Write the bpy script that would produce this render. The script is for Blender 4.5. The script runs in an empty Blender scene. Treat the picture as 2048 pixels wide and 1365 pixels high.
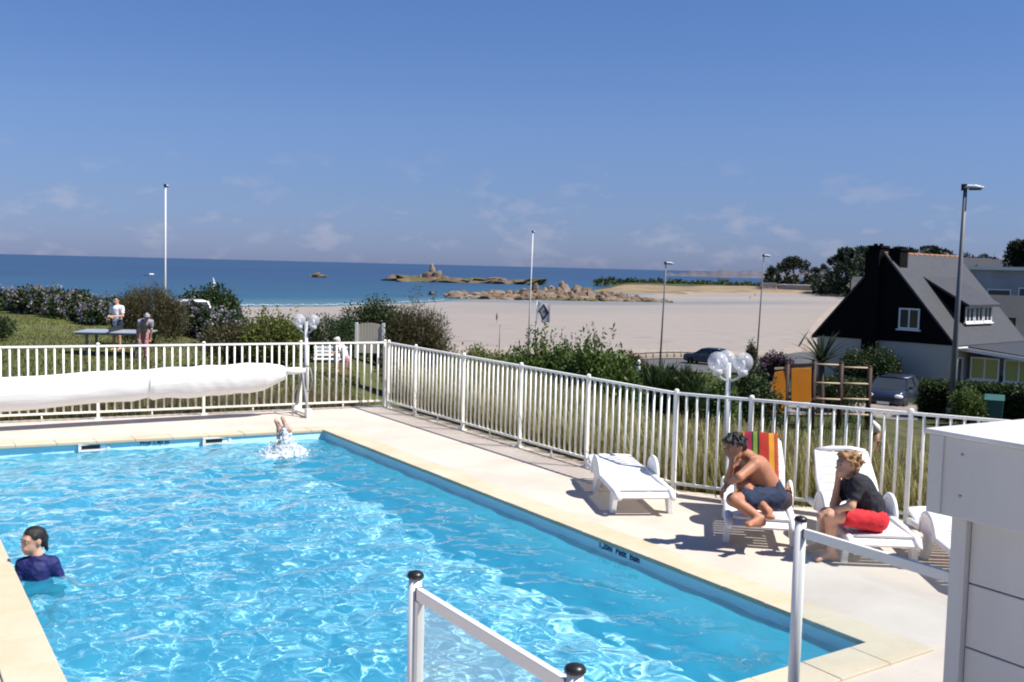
import bpy, math, random
import numpy as np
from mathutils import Vector, Matrix
import openvdb

random.seed(7); RNG = np.random.default_rng(11)
S = bpy.context.scene
COL = S.collection
PI = math.pi
R = math.radians

# ------------------------------------------------------------------ camera
FOC, CAMH = 2100.0, 2.6                    # focal length in pixels of a 2048 px wide frame, eye height above the pool deck
YAW, PITCH, ROLL = R(31.66), R(4.0684), R(1.4035)
_f = np.array([math.sin(YAW)*math.cos(PITCH), math.cos(YAW)*math.cos(PITCH), -math.sin(PITCH)])
_r0 = np.array([math.cos(YAW), -math.sin(YAW), 0.0])
_u0 = np.cross(_r0, _f)
_r = math.cos(ROLL)*_r0 + math.sin(ROLL)*_u0
_u = -math.sin(ROLL)*_r0 + math.cos(ROLL)*_u0
EYE = np.array([0, 0, CAMH])
cam_data = bpy.data.cameras.new('camera')
cam_data.sensor_width = 36.0
cam_data.lens = FOC/2048*36
cam_data.clip_start, cam_data.clip_end = 0.05, 90000
cam = bpy.data.objects.new('camera', cam_data); COL.objects.link(cam)
cam.matrix_world = Matrix(((_r[0], _u[0], -_f[0], 0), (_r[1], _u[1], -_f[1], 0), (_r[2], _u[2], -_f[2], CAMH), (0, 0, 0, 1)))
S.camera = cam
FWD2 = np.array([math.sin(YAW), math.cos(YAW)]); RGT2 = np.array([math.cos(YAW), -math.sin(YAW)])

def ray(px, py):
    return _f + _r*(px-1024)/FOC - _u*(py-682.5)/FOC
def at(px, py, z=0.0):                      # where the sight line through a photo point meets the level z
    v = ray(px, py); return Vector(EYE + v*(z-CAMH)/v[2])
def atd(px, py, d):                         # the point at distance d along the view axis
    return Vector(EYE + d*ray(px, py))
def hy(px):
    return 508 + 0.0245*px
def gxy(px, d):                             # plan position for a photo column and distance
    v = atd(px, hy(px), d); return v.x, v.y

# ------------------------------------------------------------------ light
SUN_AZ, SUN_EL = R(138), R(55)            # azimuth clockwise from +Y
SUN_DIR = Vector((math.sin(SUN_AZ)*math.cos(SUN_EL), math.cos(SUN_AZ)*math.cos(SUN_EL), math.sin(SUN_EL)))
sun_data = bpy.data.lights.new('sun', 'SUN'); sun_data.energy = 4.9; sun_data.angle = R(0.53); sun_data.color = (1.0, 0.955, 0.88)
sun = bpy.data.objects.new('sun', sun_data); COL.objects.link(sun)
sun.rotation_euler = SUN_DIR.to_track_quat('Z', 'Y').to_euler(); sun.location = (20, -10, 40)
try: sun_data.cycles.is_caustics_light = True
except Exception as e: print('caustics light', e)

W = bpy.data.worlds.new('World'); S.world = W; W.use_nodes = True
nt = W.node_tree; nt.nodes.clear()
def N(tree, t, **kw):
    n = tree.nodes.new(t)
    for k, v in kw.items():
        if k == 'inp':
            for kk, vv in v.items(): n.inputs[kk].default_value = vv
        else: setattr(n, k, v)
    return n
sky = N(nt, 'ShaderNodeTexSky', sky_type='NISHITA', sun_disc=False, sun_elevation=SUN_EL, sun_rotation=SUN_AZ, altitude=10, air_density=1.0, dust_density=0.25, ozone_density=2.2)
tc = N(nt, 'ShaderNodeTexCoord')
sep = N(nt, 'ShaderNodeSeparateXYZ'); nt.links.new(tc.outputs['Generated'], sep.inputs[0])
# tint by height above the horizon: a lavender haze low down, clearer blue above
ramp = N(nt, 'ShaderNodeValToRGB'); cr = ramp.color_ramp
SKY_STOPS = [(0.0, (0.285, 0.375, 0.81)), (0.06, (0.37, 0.45, 0.76)), (0.13, (0.46, 0.545, 0.81)), (0.24, (0.45, 0.59, 0.87)), (1.0, (0.48, 0.66, 0.97))]
cr.elements[0].position, cr.elements[0].color = SKY_STOPS[0][0], (*SKY_STOPS[0][1], 1)
cr.elements[1].position, cr.elements[1].color = SKY_STOPS[-1][0], (*SKY_STOPS[-1][1], 1)
for p, c in SKY_STOPS[1:-1]:
    e = cr.elements.new(p); e.color = (*c, 1)
nt.links.new(sep.outputs['Z'], ramp.inputs[0])
mul = N(nt, 'ShaderNodeMix', data_type='RGBA', blend_type='MULTIPLY'); mul.inputs[0].default_value = 1
nt.links.new(sky.outputs[0], mul.inputs[6]); nt.links.new(ramp.outputs[0], mul.inputs[7])
# small broken clouds low over the sea, all round the horizon
mp = N(nt, 'ShaderNodeMapping'); mp.inputs['Scale'].default_value = (13, 13, 30)
nt.links.new(tc.outputs['Generated'], mp.inputs['Vector'])
cn = N(nt, 'ShaderNodeTexNoise', inp={'Scale': 1.6, 'Detail': 5.0, 'Roughness': 0.55}); nt.links.new(mp.outputs[0], cn.inputs['Vector'])
cramp = N(nt, 'ShaderNodeMapRange', inp={'From Min': 0.54, 'From Max': 0.68, 'To Min': 0.0, 'To Max': 1.0}); nt.links.new(cn.outputs[0], cramp.inputs[0])
band = N(nt, 'ShaderNodeValToRGB'); b = band.color_ramp
b.elements[0].position, b.elements[0].color = 0.0, (0.55, 0.55, 0.55, 1); b.elements[1].position, b.elements[1].color = 0.11, (0, 0, 0, 1)
e = b.elements.new(0.045); e.color = (0.8, 0.8, 0.8, 1)
nt.links.new(sep.outputs['Z'], band.inputs[0])
cm = N(nt, 'ShaderNodeMath', operation='MULTIPLY'); nt.links.new(cramp.outputs[0], cm.inputs[0]); nt.links.new(band.outputs[0], cm.inputs[1])
cm2 = N(nt, 'ShaderNodeMath', operation='MULTIPLY'); cm2.inputs[1].default_value = 0.5; nt.links.new(cm.outputs[0], cm2.inputs[0])
cmix = N(nt, 'ShaderNodeMix', data_type='RGBA'); nt.links.new(cm2.outputs[0], cmix.inputs[0]); nt.links.new(mul.outputs[2], cmix.inputs[6]); cmix.inputs[7].default_value = (4.0, 4.0, 4.9, 1)
bg = N(nt, 'ShaderNodeBackground'); bg.inputs['Strength'].default_value = 0.077
nt.links.new(cmix.outputs[2], bg.inputs['Color'])
wo = N(nt, 'ShaderNodeOutputWorld'); nt.links.new(bg.outputs[0], wo.inputs[0])
S.view_settings.view_transform = 'Standard'; S.view_settings.look = 'None'; S.view_settings.gamma = 1.0
S.view_settings.exposure = 0.70
S.view_settings.use_curve_mapping = False
S.cycles.max_bounces = 10; S.cycles.transparent_max_bounces = 32; S.cycles.transmission_bounces = 8
S.cycles.caustics_refractive = True; S.cycles.caustics_reflective = False
S.cycles.sample_clamp_indirect = 4.0; S.cycles.blur_glossy = 0.5; S.cycles.filter_width = 2.0

# ------------------------------------------------------------------ materials
def material(name, color, rough=0.7, var=0.0, scale=4.0, bump=0.0, bscale=None, metallic=0.0, spec=0.4, color2=None, attr=None, detail=5.0, stretch=None, coat=0.0, thr=None):
    m = bpy.data.materials.new(name); m.use_nodes = True
    t = m.node_tree; p = t.nodes['Principled BSDF']
    p.inputs['Roughness'].default_value = rough; p.inputs['Metallic'].default_value = metallic
    p.inputs['Specular IOR Level'].default_value = spec
    p.inputs['Coat Weight'].default_value = coat
    p.inputs['Base Color'].default_value = (*color, 1)
    src = None
    if attr:
        a = N(t, 'ShaderNodeAttribute', attribute_name=attr); src = a.outputs['Color']
    if var > 0 or color2 or bump > 0:
        c = N(t, 'ShaderNodeTexCoord'); vec = c.outputs['Object']
        if stretch:
            mm = N(t, 'ShaderNodeMapping'); mm.inputs['Scale'].default_value = stretch; t.links.new(vec, mm.inputs[0]); vec = mm.outputs[0]
    if var > 0 or color2:
        n = N(t, 'ShaderNodeTexNoise', inp={'Scale': scale, 'Detail': detail, 'Roughness': 0.6}); t.links.new(vec, n.inputs['Vector'])
        mr = N(t, 'ShaderNodeMapRange', inp={'From Min': thr[0] if thr else 0.3, 'From Max': thr[1] if thr else 0.7}); t.links.new(n.outputs[0], mr.inputs[0])
        mx = N(t, 'ShaderNodeMix', data_type='RGBA')
        t.links.new(mr.outputs[0], mx.inputs[0])
        if src is not None:
            hs = N(t, 'ShaderNodeHueSaturation'); hs.inputs['Value'].default_value = 1-var; t.links.new(src, hs.inputs['Color']); t.links.new(hs.outputs[0], mx.inputs[6])
            hs2 = N(t, 'ShaderNodeHueSaturation'); hs2.inputs['Value'].default_value = 1+var; t.links.new(src, hs2.inputs['Color']); t.links.new(hs2.outputs[0], mx.inputs[7])
        else:
            c2 = color2 if color2 else tuple(min(1, x*(1+var)) for x in color)
            c1 = color if color2 else tuple(x*(1-var) for x in color)
            mx.inputs[6].default_value = (*c1, 1); mx.inputs[7].default_value = (*c2, 1)
        src = mx.outputs[2]
    if src is not None: t.links.new(src, p.inputs['Base Color'])
    if bump > 0:
        n2 = N(t, 'ShaderNodeTexNoise', inp={'Scale': bscale or scale*4, 'Detail': 4.0}); t.links.new(vec, n2.inputs['Vector'])
        bp = N(t, 'ShaderNodeBump', inp={'Strength': bump, 'Distance': 0.02}); t.links.new(n2.outputs[0], bp.inputs['Height']); t.links.new(bp.outputs[0], p.inputs['Normal'])
    return m
M = {}
M['white_paint'] = material('white_paint', (0.84, 0.82, 0.75), 0.42, 0.05, 3.0)
M['white_metal'] = material('white_metal', (0.72, 0.71, 0.69), 0.3, 0.04, 6.0)
M['resin'] = material('resin', (0.78, 0.78, 0.77), 0.42, 0.04, 5.0)
M['black_plastic'] = material('black_plastic', (0.015, 0.015, 0.017), 0.35)
M['deck'] = material('deck', (0.485, 0.41, 0.345), 0.66, 0, 1.0, 0.12, 40, color2=(0.585, 0.52, 0.455), spec=0.3, detail=9)
M['strip'] = material('strip', (0.42, 0.38, 0.34), 0.85, 0.12, 3.0, 0.2, 60)
M['coping'] = material('coping', (0.50, 0.405, 0.27), 0.7, 0, 1.7, 0.15, 30, color2=(0.56, 0.49, 0.38), spec=0.3)
M['liner'] = material('liner', (0.60, 0.90, 0.98), 0.45, 0.04, 1.5)
M['dark'] = material('dark', (0.02, 0.02, 0.022), 0.6)
M['ink'] = material('ink', (0.01, 0.03, 0.11), 0.6)
M['hut_white'] = material('hut_white', (0.50, 0.495, 0.49), 0.5, 0, 1.6, 0.05, 20, color2=(0.57, 0.565, 0.56), detail=8, stretch=(2, 2, .5))
M['hut_roof'] = material('hut_roof', (0.42, 0.42, 0.43), 0.5, 0, 2.6, 0.15, 12, color2=(0.74, 0.74, 0.74), detail=9)
M['steel'] = material('steel', (0.36, 0.37, 0.38), 0.4, 0.06, 5, metallic=0.6)
M['grey_metal'] = material('grey_metal', (0.22, 0.23, 0.25), 0.5, 0.1, 3)

# ------------------------------------------------------------------ mesh helpers
class MB:
    def __init__(s): s.v = []; s.f = []; s.mi = []; s.sm = []
    def add(s, vs, fs, mi=0, smooth=False):
        o = len(s.v); s.v += [tuple(v) for v in vs]
        for f in fs: s.f.append(tuple(o+i for i in f)); s.mi.append(mi); s.sm.append(smooth)
        return s
    def box(s, c, size, rz=0.0, mat=None, mi=0):
        hx, hy_, hz = size[0]/2, size[1]/2, size[2]/2
        vs = [Vector((x, y, z)) for z in (-hz, hz) for y in (-hy_, hy_) for x in (-hx, hx)]
        m = mat if mat is not None else Matrix.Rotation(rz, 4, 'Z')
        vs = [m @ v + Vector(c) for v in vs]
        return s.add(vs, [(0, 2, 3, 1), (4, 5, 7, 6), (0, 1, 5, 4), (2, 6, 7, 3), (0, 4, 6, 2), (1, 3, 7, 5)], mi)
    def bar(s, a, b, w, h=None, up=(0, 0, 1), mi=0):      # rectangular bar from a to b
        a, b = Vector(a), Vector(b); h = h or w
        d = (b-a).normalized(); up = Vector(up)
        if abs(d.dot(up)) > 0.98: up = Vector((0, 1, 0))
        x = d.cross(up).normalized()*w/2; y = x.cross(d).normalized()*h/2
        vs = [p + sx*x + sy*y for p in (a, b) for sx, sy in ((-1, -1), (1, -1), (1, 1), (-1, 1))]
        return s.add(vs, [(0, 3, 2, 1), (4, 5, 6, 7), (0, 1, 5, 4), (1, 2, 6, 5), (2, 3, 7, 6), (3, 0, 4, 7)], mi)
    def tube(s, path, radii, n=8, caps=True, mi=0, smooth=True, flat=1.0, up=(0, 0, 1)):
        path = [Vector(p) for p in path]
        if not hasattr(radii, '__len__'): radii = [radii]*len(path)
        rings = []; x = None
        for i, p in enumerate(path):
            d = (path[min(i+1, len(path)-1)] - path[max(i-1, 0)]).normalized()
            if x is None:
                u = Vector(up) if abs(d.dot(Vector(up))) < 0.95 else Vector((1, 0, 0)); x = d.cross(u).normalized()
            else:
                x = (x - d*x.dot(d)).normalized()
            y = d.cross(x)
            rings.append([p + (x*math.cos(2*PI*k/n) + y*math.sin(2*PI*k/n)*flat)*radii[i] for k in range(n)])
        vs = [v for r_ in rings for v in r_]; fs = []
        for i in range(len(path)-1):
            for k in range(n): fs.append((i*n+k, i*n+(k+1) % n, (i+1)*n+(k+1) % n, (i+1)*n+k))
        if caps:
            fs.append(tuple(range(n))[::-1]); fs.append(tuple((len(path)-1)*n+k for k in range(n)))
        return s.add(vs, fs, mi, smooth)
    def cyl(s, a, b, r, n=12, r2=None, mi=0): return s.tube([a, b], [r, r if r2 is None else r2], n, True, mi)
    def lathe(s, prof, c=(0, 0, 0), n=16, mi=0, axis=None):
        vs = []; fs = []; m = axis.to_matrix().to_4x4() if axis is not None else Matrix.Identity(4)
        for r_, z in prof:
            for k in range(n): vs.append(m @ Vector((r_*math.cos(2*PI*k/n), r_*math.sin(2*PI*k/n), z)) + Vector(c))
        for i in range(len(prof)-1):
            for k in range(n): fs.append((i*n+k, i*n+(k+1) % n, (i+1)*n+(k+1) % n, (i+1)*n+k))
        if prof[0][0] > 1e-4: fs.append(tuple(range(n))[::-1])
        if prof[-1][0] > 1e-4: fs.append(tuple((len(prof)-1)*n+k for k in range(n)))
        return s.add(vs, fs, mi, True)
    def sphere(s, c, r, n=16, rings=10, mi=0):
        if not hasattr(r, '__len__'): r = (r, r, r)
        prof = [(math.sin(PI*i/rings), -math.cos(PI*i/rings)) for i in range(rings+1)]
        vs = []; fs = []
        for a, z in prof:
            for k in range(n): vs.append((c[0]+r[0]*a*math.cos(2*PI*k/n), c[1]+r[1]*a*math.sin(2*PI*k/n), c[2]+r[2]*z))
        for i in range(rings):
            for k in range(n): fs.append((i*n+k, i*n+(k+1) % n, (i+1)*n+(k+1) % n, (i+1)*n+k))
        return s.add(vs, fs, mi, True)
    def prism(s, poly, a, b, mi=0):          # polygon given in 3-D moved from offset a to offset b
        a, b = Vector(a), Vector(b); n = len(poly)
        vs = [Vector(p)+a for p in poly] + [Vector(p)+b for p in poly]
        return s.add(vs, [tuple(range(n))[::-1], tuple(range(n, 2*n))] + [(k, (k+1) % n, n+(k+1) % n, n+k) for k in range(n)], mi)
    def mesh(s, name, mats):
        me = bpy.data.meshes.new(name); me.from_pydata(s.v, [], s.f); me.validate()
        for m in (mats if isinstance(mats, (list, tuple)) else [mats]): me.materials.append(m)
        if len(me.polygons) == len(s.mi):
            me.polygons.foreach_set('material_index', s.mi); me.polygons.foreach_set('use_smooth', s.sm)
        me.update(); return me
    def build(s, name, mats, parent=None, bevel=0.0, label=None):
        o = link(name, s.mesh(name, mats), parent)
        if bevel:
            b_ = o.modifiers.new('bevel', 'BEVEL'); b_.width = bevel; b_.segments = 2; b_.limit_method = 'ANGLE'
        if label: o['label'] = label
        return o
def link(name, me, parent=None):
    o = bpy.data.objects.new(name, me); COL.objects.link(o); o.parent = parent; return o
def tag(o, label, cat, group=None):
    o['label'] = label; o['category'] = cat
    if group: o['group'] = group
    return o
def thing(name, label, cat, loc=(0, 0, 0), rz=0.0, group=None):
    o = bpy.data.objects.new(name, None); COL.objects.link(o); o.empty_display_size = 0.2
    o.location = loc; o.rotation_euler = (0, 0, rz); return tag(o, label, cat, group)
def struct(o, kind='structure'): o['kind'] = kind; return o
def grid_mesh(name, P, mats, smooth=True, attr=None):          # P: (n, m, 3) array
    n, m = P.shape[:2]; me = bpy.data.meshes.new(name)
    idx = np.arange(n*m).reshape(n, m)
    q = np.stack([idx[:-1, :-1], idx[1:, :-1], idx[1:, 1:], idx[:-1, 1:]], -1).reshape(-1, 4)
    fill(me, P.reshape(-1, 3), q, mats, smooth)
    if attr is not None: vcol(me, attr.reshape(-1, 3))
    return me
def fill(me, V, Q, mats, smooth=False):                          # numpy arrays into a mesh, every face with k corners
    V = np.asarray(V, np.float32); Q = np.asarray(Q, np.int32); k = Q.shape[1]
    me.vertices.add(len(V)); me.vertices.foreach_set('co', V.ravel())
    me.loops.add(Q.size); me.loops.foreach_set('vertex_index', Q.ravel())
    me.polygons.add(len(Q)); me.polygons.foreach_set('loop_start', np.arange(len(Q), dtype=np.int32)*k)
    try: me.polygons.foreach_set('loop_total', np.full(len(Q), k, np.int32))
    except Exception: pass
    me.polygons.foreach_set('use_smooth', np.full(len(Q), bool(smooth)))
    for m in (mats if isinstance(mats, (list, tuple)) else [mats]): me.materials.append(m)
    me.update(calc_edges=True); me.validate()
def vcol(me, C):
    a = me.color_attributes.new('col', 'FLOAT_COLOR', 'POINT')
    C = np.concatenate([np.asarray(C, np.float32), np.ones((len(C), 1), np.float32)], 1); a.data.foreach_set('color', C.ravel())
def fbm(X, Y, scale, oct_=4, seed=0):                            # cheap smooth noise from sums of sines, about -1..1
    r = np.random.default_rng(seed); out = np.zeros_like(X, dtype=float); amp = 1.0; tot = 0
    for o in range(oct_):
        for k in range(4):
            a = r.uniform(0, 2*PI); fr = 2**o/scale*r.uniform(0.7, 1.4)*2*PI
            out += amp*np.sin((X*math.cos(a)+Y*math.sin(a))*fr + r.uniform(0, 2*PI)); tot += amp
        amp *= 0.5
    return out/tot*1.8
WAVE = 0.88

# ------------------------------------------------------------------ pool
PX0, PX1 = 0.97, 6.0                       # pool sides
def pfar(x): return 15.60 - 0.085*(x-PX0)  # far and near edges
def pnear(x): return 4.42 + 0.078*(x-PX0)
FLOOR0, FLOOR1, WATER = -1.25, -1.5, -0.122
pool = bpy.data.objects.new('swimming_pool', None); COL.objects.link(pool); struct(pool)
corners = [(PX0, pnear(PX0)), (PX1, pnear(PX1)), (PX1, pfar(PX1)), (PX0, pfar(PX0))]
fz = [FLOOR0, FLOOR0, FLOOR1, FLOOR1]
pf = MB().add([(x, y, z) for (x, y), z in zip(corners, fz)], [(0, 1, 2, 3)]).build('pool_floor', M['liner'], pool)
pool_walls = []
for i in range(4):
    j = (i+1) % 4
    a, b_ = corners[i], corners[j]
    pool_walls.append(MB().add([(*a, fz[i]), (*b_, fz[j]), (*b_, 0.0), (*a, 0.0)], [(0, 1, 2, 3)]).build('pool_wall', M['liner'], pool))
# water surface: a swell of short crossing waves, calmer in the far corner
nx, ny = 230, 480
gx = np.linspace(PX0, PX1, nx); U = np.linspace(0, 1, ny)
X = np.repeat(gx[:, None], ny, 1); Y = pnear(X)*(1-U)[None] + pfar(X)*U[None]
Zw = np.zeros_like(X); rw = np.random.default_rng(5)
for k in range(90):
    lam = 0.11*(8.0**rw.uniform(0, 1)); a = rw.uniform(0, 2*PI); kk = 2*PI/lam
    Zw += 0.0036*lam**1.05*np.sin((X*math.cos(a)+Y*math.sin(a))*kk + rw.uniform(0, 2*PI) + 0.8*np.sin(X*0.9*math.sin(a)+Y*0.7))
calm = 0.55 + 0.45*np.clip((PX1-X)/1.8, 0, 1)
r2 = (X-5.0)**2 + (Y-14.2)**2; rr = np.sqrt(r2)
Zw = Zw*calm*WAVE + 0.018*np.exp(-rr/0.9)*np.sin(rr*16)
r3 = np.sqrt((X-1.3)**2 + (Y-9.6)**2); Zw += 0.006*np.exp(-r3/0.7)*np.sin(r3*18)
wm = bpy.data.materials.new('pool_water'); wm.use_nodes = True
t = wm.node_tree; t.nodes.clear()
g = N(t, 'ShaderNodeBsdfRefraction', inp={'Color': (0.90, 0.985, 1.0, 1), 'Roughness': 0.0, 'IOR': 1.333})
gl = N(t, 'ShaderNodeBsdfGlossy', inp={'Color': (1, 1, 1, 1), 'Roughness': 0.02})
fr = N(t, 'ShaderNodeFresnel', inp={'IOR': 1.333}); mx = N(t, 'ShaderNodeMixShader'); out = N(t, 'ShaderNodeOutputMaterial')
body = N(t, 'ShaderNodeBsdfDiffuse', inp={'Color': (0.05, 0.66, 1.0, 1)}); mb_ = N(t, 'ShaderNodeMixShader', inp={0: 0.24})      # sunlight scattered back by the water itself
t.links.new(g.outputs[0], mb_.inputs[1]); t.links.new(body.outputs[0], mb_.inputs[2])
t.links.new(fr.outputs[0], mx.inputs[0]); t.links.new(mb_.outputs[0], mx.inputs[1]); t.links.new(gl.outputs[0], mx.inputs[2]); t.links.new(mx.outputs[0], out.inputs[0])
water = link('pool_water', grid_mesh('pool_water', np.stack([X, Y, Zw+WATER], -1), wm)); struct(water)
water.cycles.is_caustics_caster = True
for o in [pf]+pool_walls: o.cycles.is_caustics_receiver = True

# deck round the pool (slab with a hole), coping stones, concrete strip by the fence
FENCE_R = [(8.0, 17.25), (8.0, 9.32), (9.25, 7.04), (11.0, 4.0)]
def yback(x): return 17.80 - 0.068*(x-0.5)
deck = MB()
dx0, dx1, dy0 = -9.0, 13.0, -6.0
L_, R_ = PX0-0.02, PX1+0.02
nl, nr, fl, frr = pnear(PX0)-0.02, pnear(PX1)-0.02, pfar(PX0)+0.02, pfar(PX1)+0.02
deck.add([(dx0, dy0, 0), (L_, dy0, 0), (L_, nl, 0), (L_, fl, 0), (L_, yback(L_)+0.25, 0), (dx0, yback(dx0)+0.25, 0)], [(0, 1, 2, 3, 4, 5)])
deck.add([(L_, dy0, 0), (R_, dy0, 0), (R_, nr, 0), (L_, nl, 0)], [(0, 1, 2, 3)])
deck.add([(L_, fl, 0), (R_, frr, 0), (R_, yback(R_)+0.25, 0), (L_, yback(L_)+0.25, 0)], [(0, 1, 2, 3)])
deck.add([(R_, dy0, 0), (dx1, dy0, 0), (dx1, 0.6, 0), (9.45, 7.2, 0), (8.2, 9.4, 0), (8.2, yback(8.2)+0.25, 0), (R_, yback(R_)+0.25, 0), (R_, frr, 0), (R_, nr, 0)], [tuple(range(9))])
edge = [(dx0, yback(dx0)+0.25), (8.2, yback(8.2)+0.25), (8.2, 9.4), (9.45, 7.2), (dx1, 0.6), (dx1, dy0), (dx0, dy0)]
for i in range(len(edge)):
    a, b_ = edge[i], edge[(i+1) % len(edge)]
    deck.add([(*a, 0), (*b_, 0), (*b_, -0.5), (*a, -0.5)], [(0, 1, 2, 3)])
deck_o = struct(deck.build('pool_deck', M['deck']))
CW = 0.30
def coping_run(p0, p1, inward, n):
    p0, p1, inward = Vector((*p0, 0)), Vector((*p1, 0)), Vector((*inward, 0))
    for i in range(n):
        a = p0.lerp(p1, i/n); b_ = p0.lerp(p1, (i+1)/n); d = (b_-a).normalized()*0.002
        h = 0.020 + random.uniform(-0.002, 0.002)
        poly = [a+d-inward*CW, b_-d-inward*CW, b_-d+inward*0.035, a+d+inward*0.035]
        MB().prism(poly, (0, 0, -0.022), (0, 0, h)).build('coping_stone', M['coping'], pool, 0.006)
c = corners
coping_run((PX1, c[1][1]), (PX1, c[2][1]), (-1, 0), 21)
coping_run((PX0, c[0][1]), (PX0, c[3][1]), (1, 0), 21)
coping_run((PX0-CW, c[3][1]-0.0), (PX1+CW, c[2][1]), (0, -1), 11)
coping_run((PX0-CW, c[0][1]), (PX1+CW, c[1][1]), (0, 1), 11)
# skimmers in the far wall, depth lettering
for px in (188, 428):
    p = at(px, 890, -0.1); x = p.x*15.45/p.y; y = pfar(x)-0.006
    fm = MB()
    for (a0, a1, z0, z1) in ((-0.21, 0.21, -0.035, -0.012), (-0.21, 0.21, -0.125, -0.098), (-0.21, -0.17, -0.10, -0.03), (0.17, 0.21, -0.10, -0.03)):
        fm.box((x+(a0+a1)/2, y-0.01-0.001*abs(a0), (z0+z1)/2), (a1-a0, 0.025, z1-z0))
    sk = fm.build('skimmer', M['white_metal'], pool)
    MB().box((x, y+0.002, -0.067), (0.34, 0.006, 0.066)).build('skimmer_mouth', M['dark'], sk)
def lettering(text, size, loc, rot, parent, m, name='depth_lettering'):
    cu = bpy.data.curves.new(name, 'FONT'); cu.body = text; cu.size = size; cu.align_x = 'CENTER'; cu.align_y = 'CENTER'; cu.extrude = 0.001; cu.offset = size*0.02
    tmp = bpy.data.objects.new('tmp_text', cu); COL.objects.link(tmp)
    dg = bpy.context.evaluated_depsgraph_get(); me = bpy.data.meshes.new_from_object(tmp.evaluated_get(dg)); bpy.data.objects.remove(tmp)
    me.materials.clear(); me.materials.append(m); o = link(name, me, parent); o.location = loc; o.rotation_euler = rot; return o
lettering('Prof 1,40 m', 0.085, (3.5, pfar(3.5)-0.012, -0.050), (PI/2, 0, -0.085), pool, M['ink'])
lettering('1,20m  Petit  Bain', 0.088, (PX1-0.004, 7.72, -0.058), (PI/2, 0, -PI/2), pool, M['ink'])

# ------------------------------------------------------------------ railings
PICK = MB().cyl((0, 0, 0.13), (0, 0, 1.165), 0.0158, 8).mesh('picket', M['white_paint'])
POST = MB().box((0, 0, 0.6), (0.044, 0.044, 1.2)).box((0, 0, 0.008), (0.11, 0.11, 0.016)).lathe([(0.03, 1.2), (0.03, 1.212), (0.016, 1.226), (0.0, 1.23)], n=10).mesh('post', M['white_paint'])
def railing(name, pts, posts, label):
    root = thing(name, label, 'railing', (*pts[0], 0))
    o0 = Vector((*pts[0], 0))
    L = [0.0]
    for a, b_ in zip(pts, pts[1:]): L.append(L[-1] + (Vector(b_)-Vector(a)).length)
    def pos(s):
        for i in range(len(pts)-1):
            if s <= L[i+1]+1e-6 or i == len(pts)-2:
                k = (s-L[i])/(L[i+1]-L[i]); v = Vector(pts[i]).lerp(Vector(pts[i+1]), k); return Vector((v.x, v.y, 0))
    posts = sorted(posts)
    for s_ in posts:
        o = link('post', POST, root); p = pos(s_); o.location = p-o0; d = pos(min(s_+0.05, L[-1]))-pos(max(s_-0.05, 0)); o.rotation_euler.z = math.atan2(d.y, d.x)
    for a, b_ in zip(posts, posts[1:]):
        pa, pb = pos(a+0.026)-o0, pos(b_-0.026)-o0
        MB().bar(pa+Vector((0, 0, 1.175)), pb+Vector((0, 0, 1.175)), 0.045, 0.03).build('top_rail', M['white_paint'], root)
        MB().bar(pa+Vector((0, 0, 0.12)), pb+Vector((0, 0, 0.12)), 0.035, 0.03).build('bottom_rail', M['white_paint'], root)
        n = max(2, round((b_-a)/0.13))
        for k in range(1, n):
            s_ = a+(b_-a)*k/n; o = link('picket', PICK, root); o.location = pos(s_)-o0; o.rotation_euler = (0, 0, s_)
        if b_-a > 1.2:          # small prop under the bottom rail
            p = pos((a+b_)/2)-o0; MB().cyl(p+Vector((0, 0, 0.0)), p+Vector((0, 0, 0.11)), 0.012, 6).build('foot', M['white_paint'], root)
    return root
bx = [(-3.4, yback(-3.4)), (8.0, yback(8.0))]
blen = math.hypot(11.4, yback(8.0)-yback(-3.4))
railing('pool_railing', bx, [blen-0.03-k for k in (0, 1.55, 3.2, 4.85, 6.5, 8.15, 9.8, 11.3)], 'white picket railing behind the rolled pool cover, facing the lawn')
railing('pool_railing', FENCE_R, [0.06, 1.15, 2.85, 4.55, 6.2, 7.94, 8.83, 10.52, 12.2, 13.9], 'long white picket railing beside the loungers, bending near its end')

# ------------------------------------------------------------------ glass barrier and hut
gm = bpy.data.materials.new('barrier_glass'); gm.use_nodes = True
t = gm.node_tree; t.nodes.clear()
tr = N(t, 'ShaderNodeBsdfTransparent', inp={'Color': (0.93, 0.96, 0.97, 1)}); df = N(t, 'ShaderNodeBsdfDiffuse', inp={'Color': (0.75, 0.80, 0.84, 1)})
gs = N(t, 'ShaderNodeBsdfGlossy', inp={'Roughness': 0.02}); m1 = N(t, 'ShaderNodeMixShader', inp={0: 0.034}); m2 = N(t, 'ShaderNodeMixShader')
lw = N(t, 'ShaderNodeLayerWeight', inp={'Blend': 0.5}); pw = N(t, 'ShaderNodeMath', operation='POWER', inp={1: 4.0}); fr = N(t, 'ShaderNodeMapRange', inp={'To Min': 0.035, 'To Max': 0.9}); t.links.new(lw.outputs['Facing'], pw.inputs[0]); t.links.new(pw.outputs[0], fr.inputs[0]); out = N(t, 'ShaderNodeOutputMaterial')
t.links.new(tr.outputs[0], m1.inputs[1]); t.links.new(df.outputs[0], m1.inputs[2]); t.links.new(fr.outputs[0], m2.inputs[0]); t.links.new(m1.outputs[0], m2.inputs[1]); t.links.new(gs.outputs[0], m2.inputs[2]); t.links.new(m2.outputs[0], out.inputs[0])
M['barrier_glass'] = gm
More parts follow.
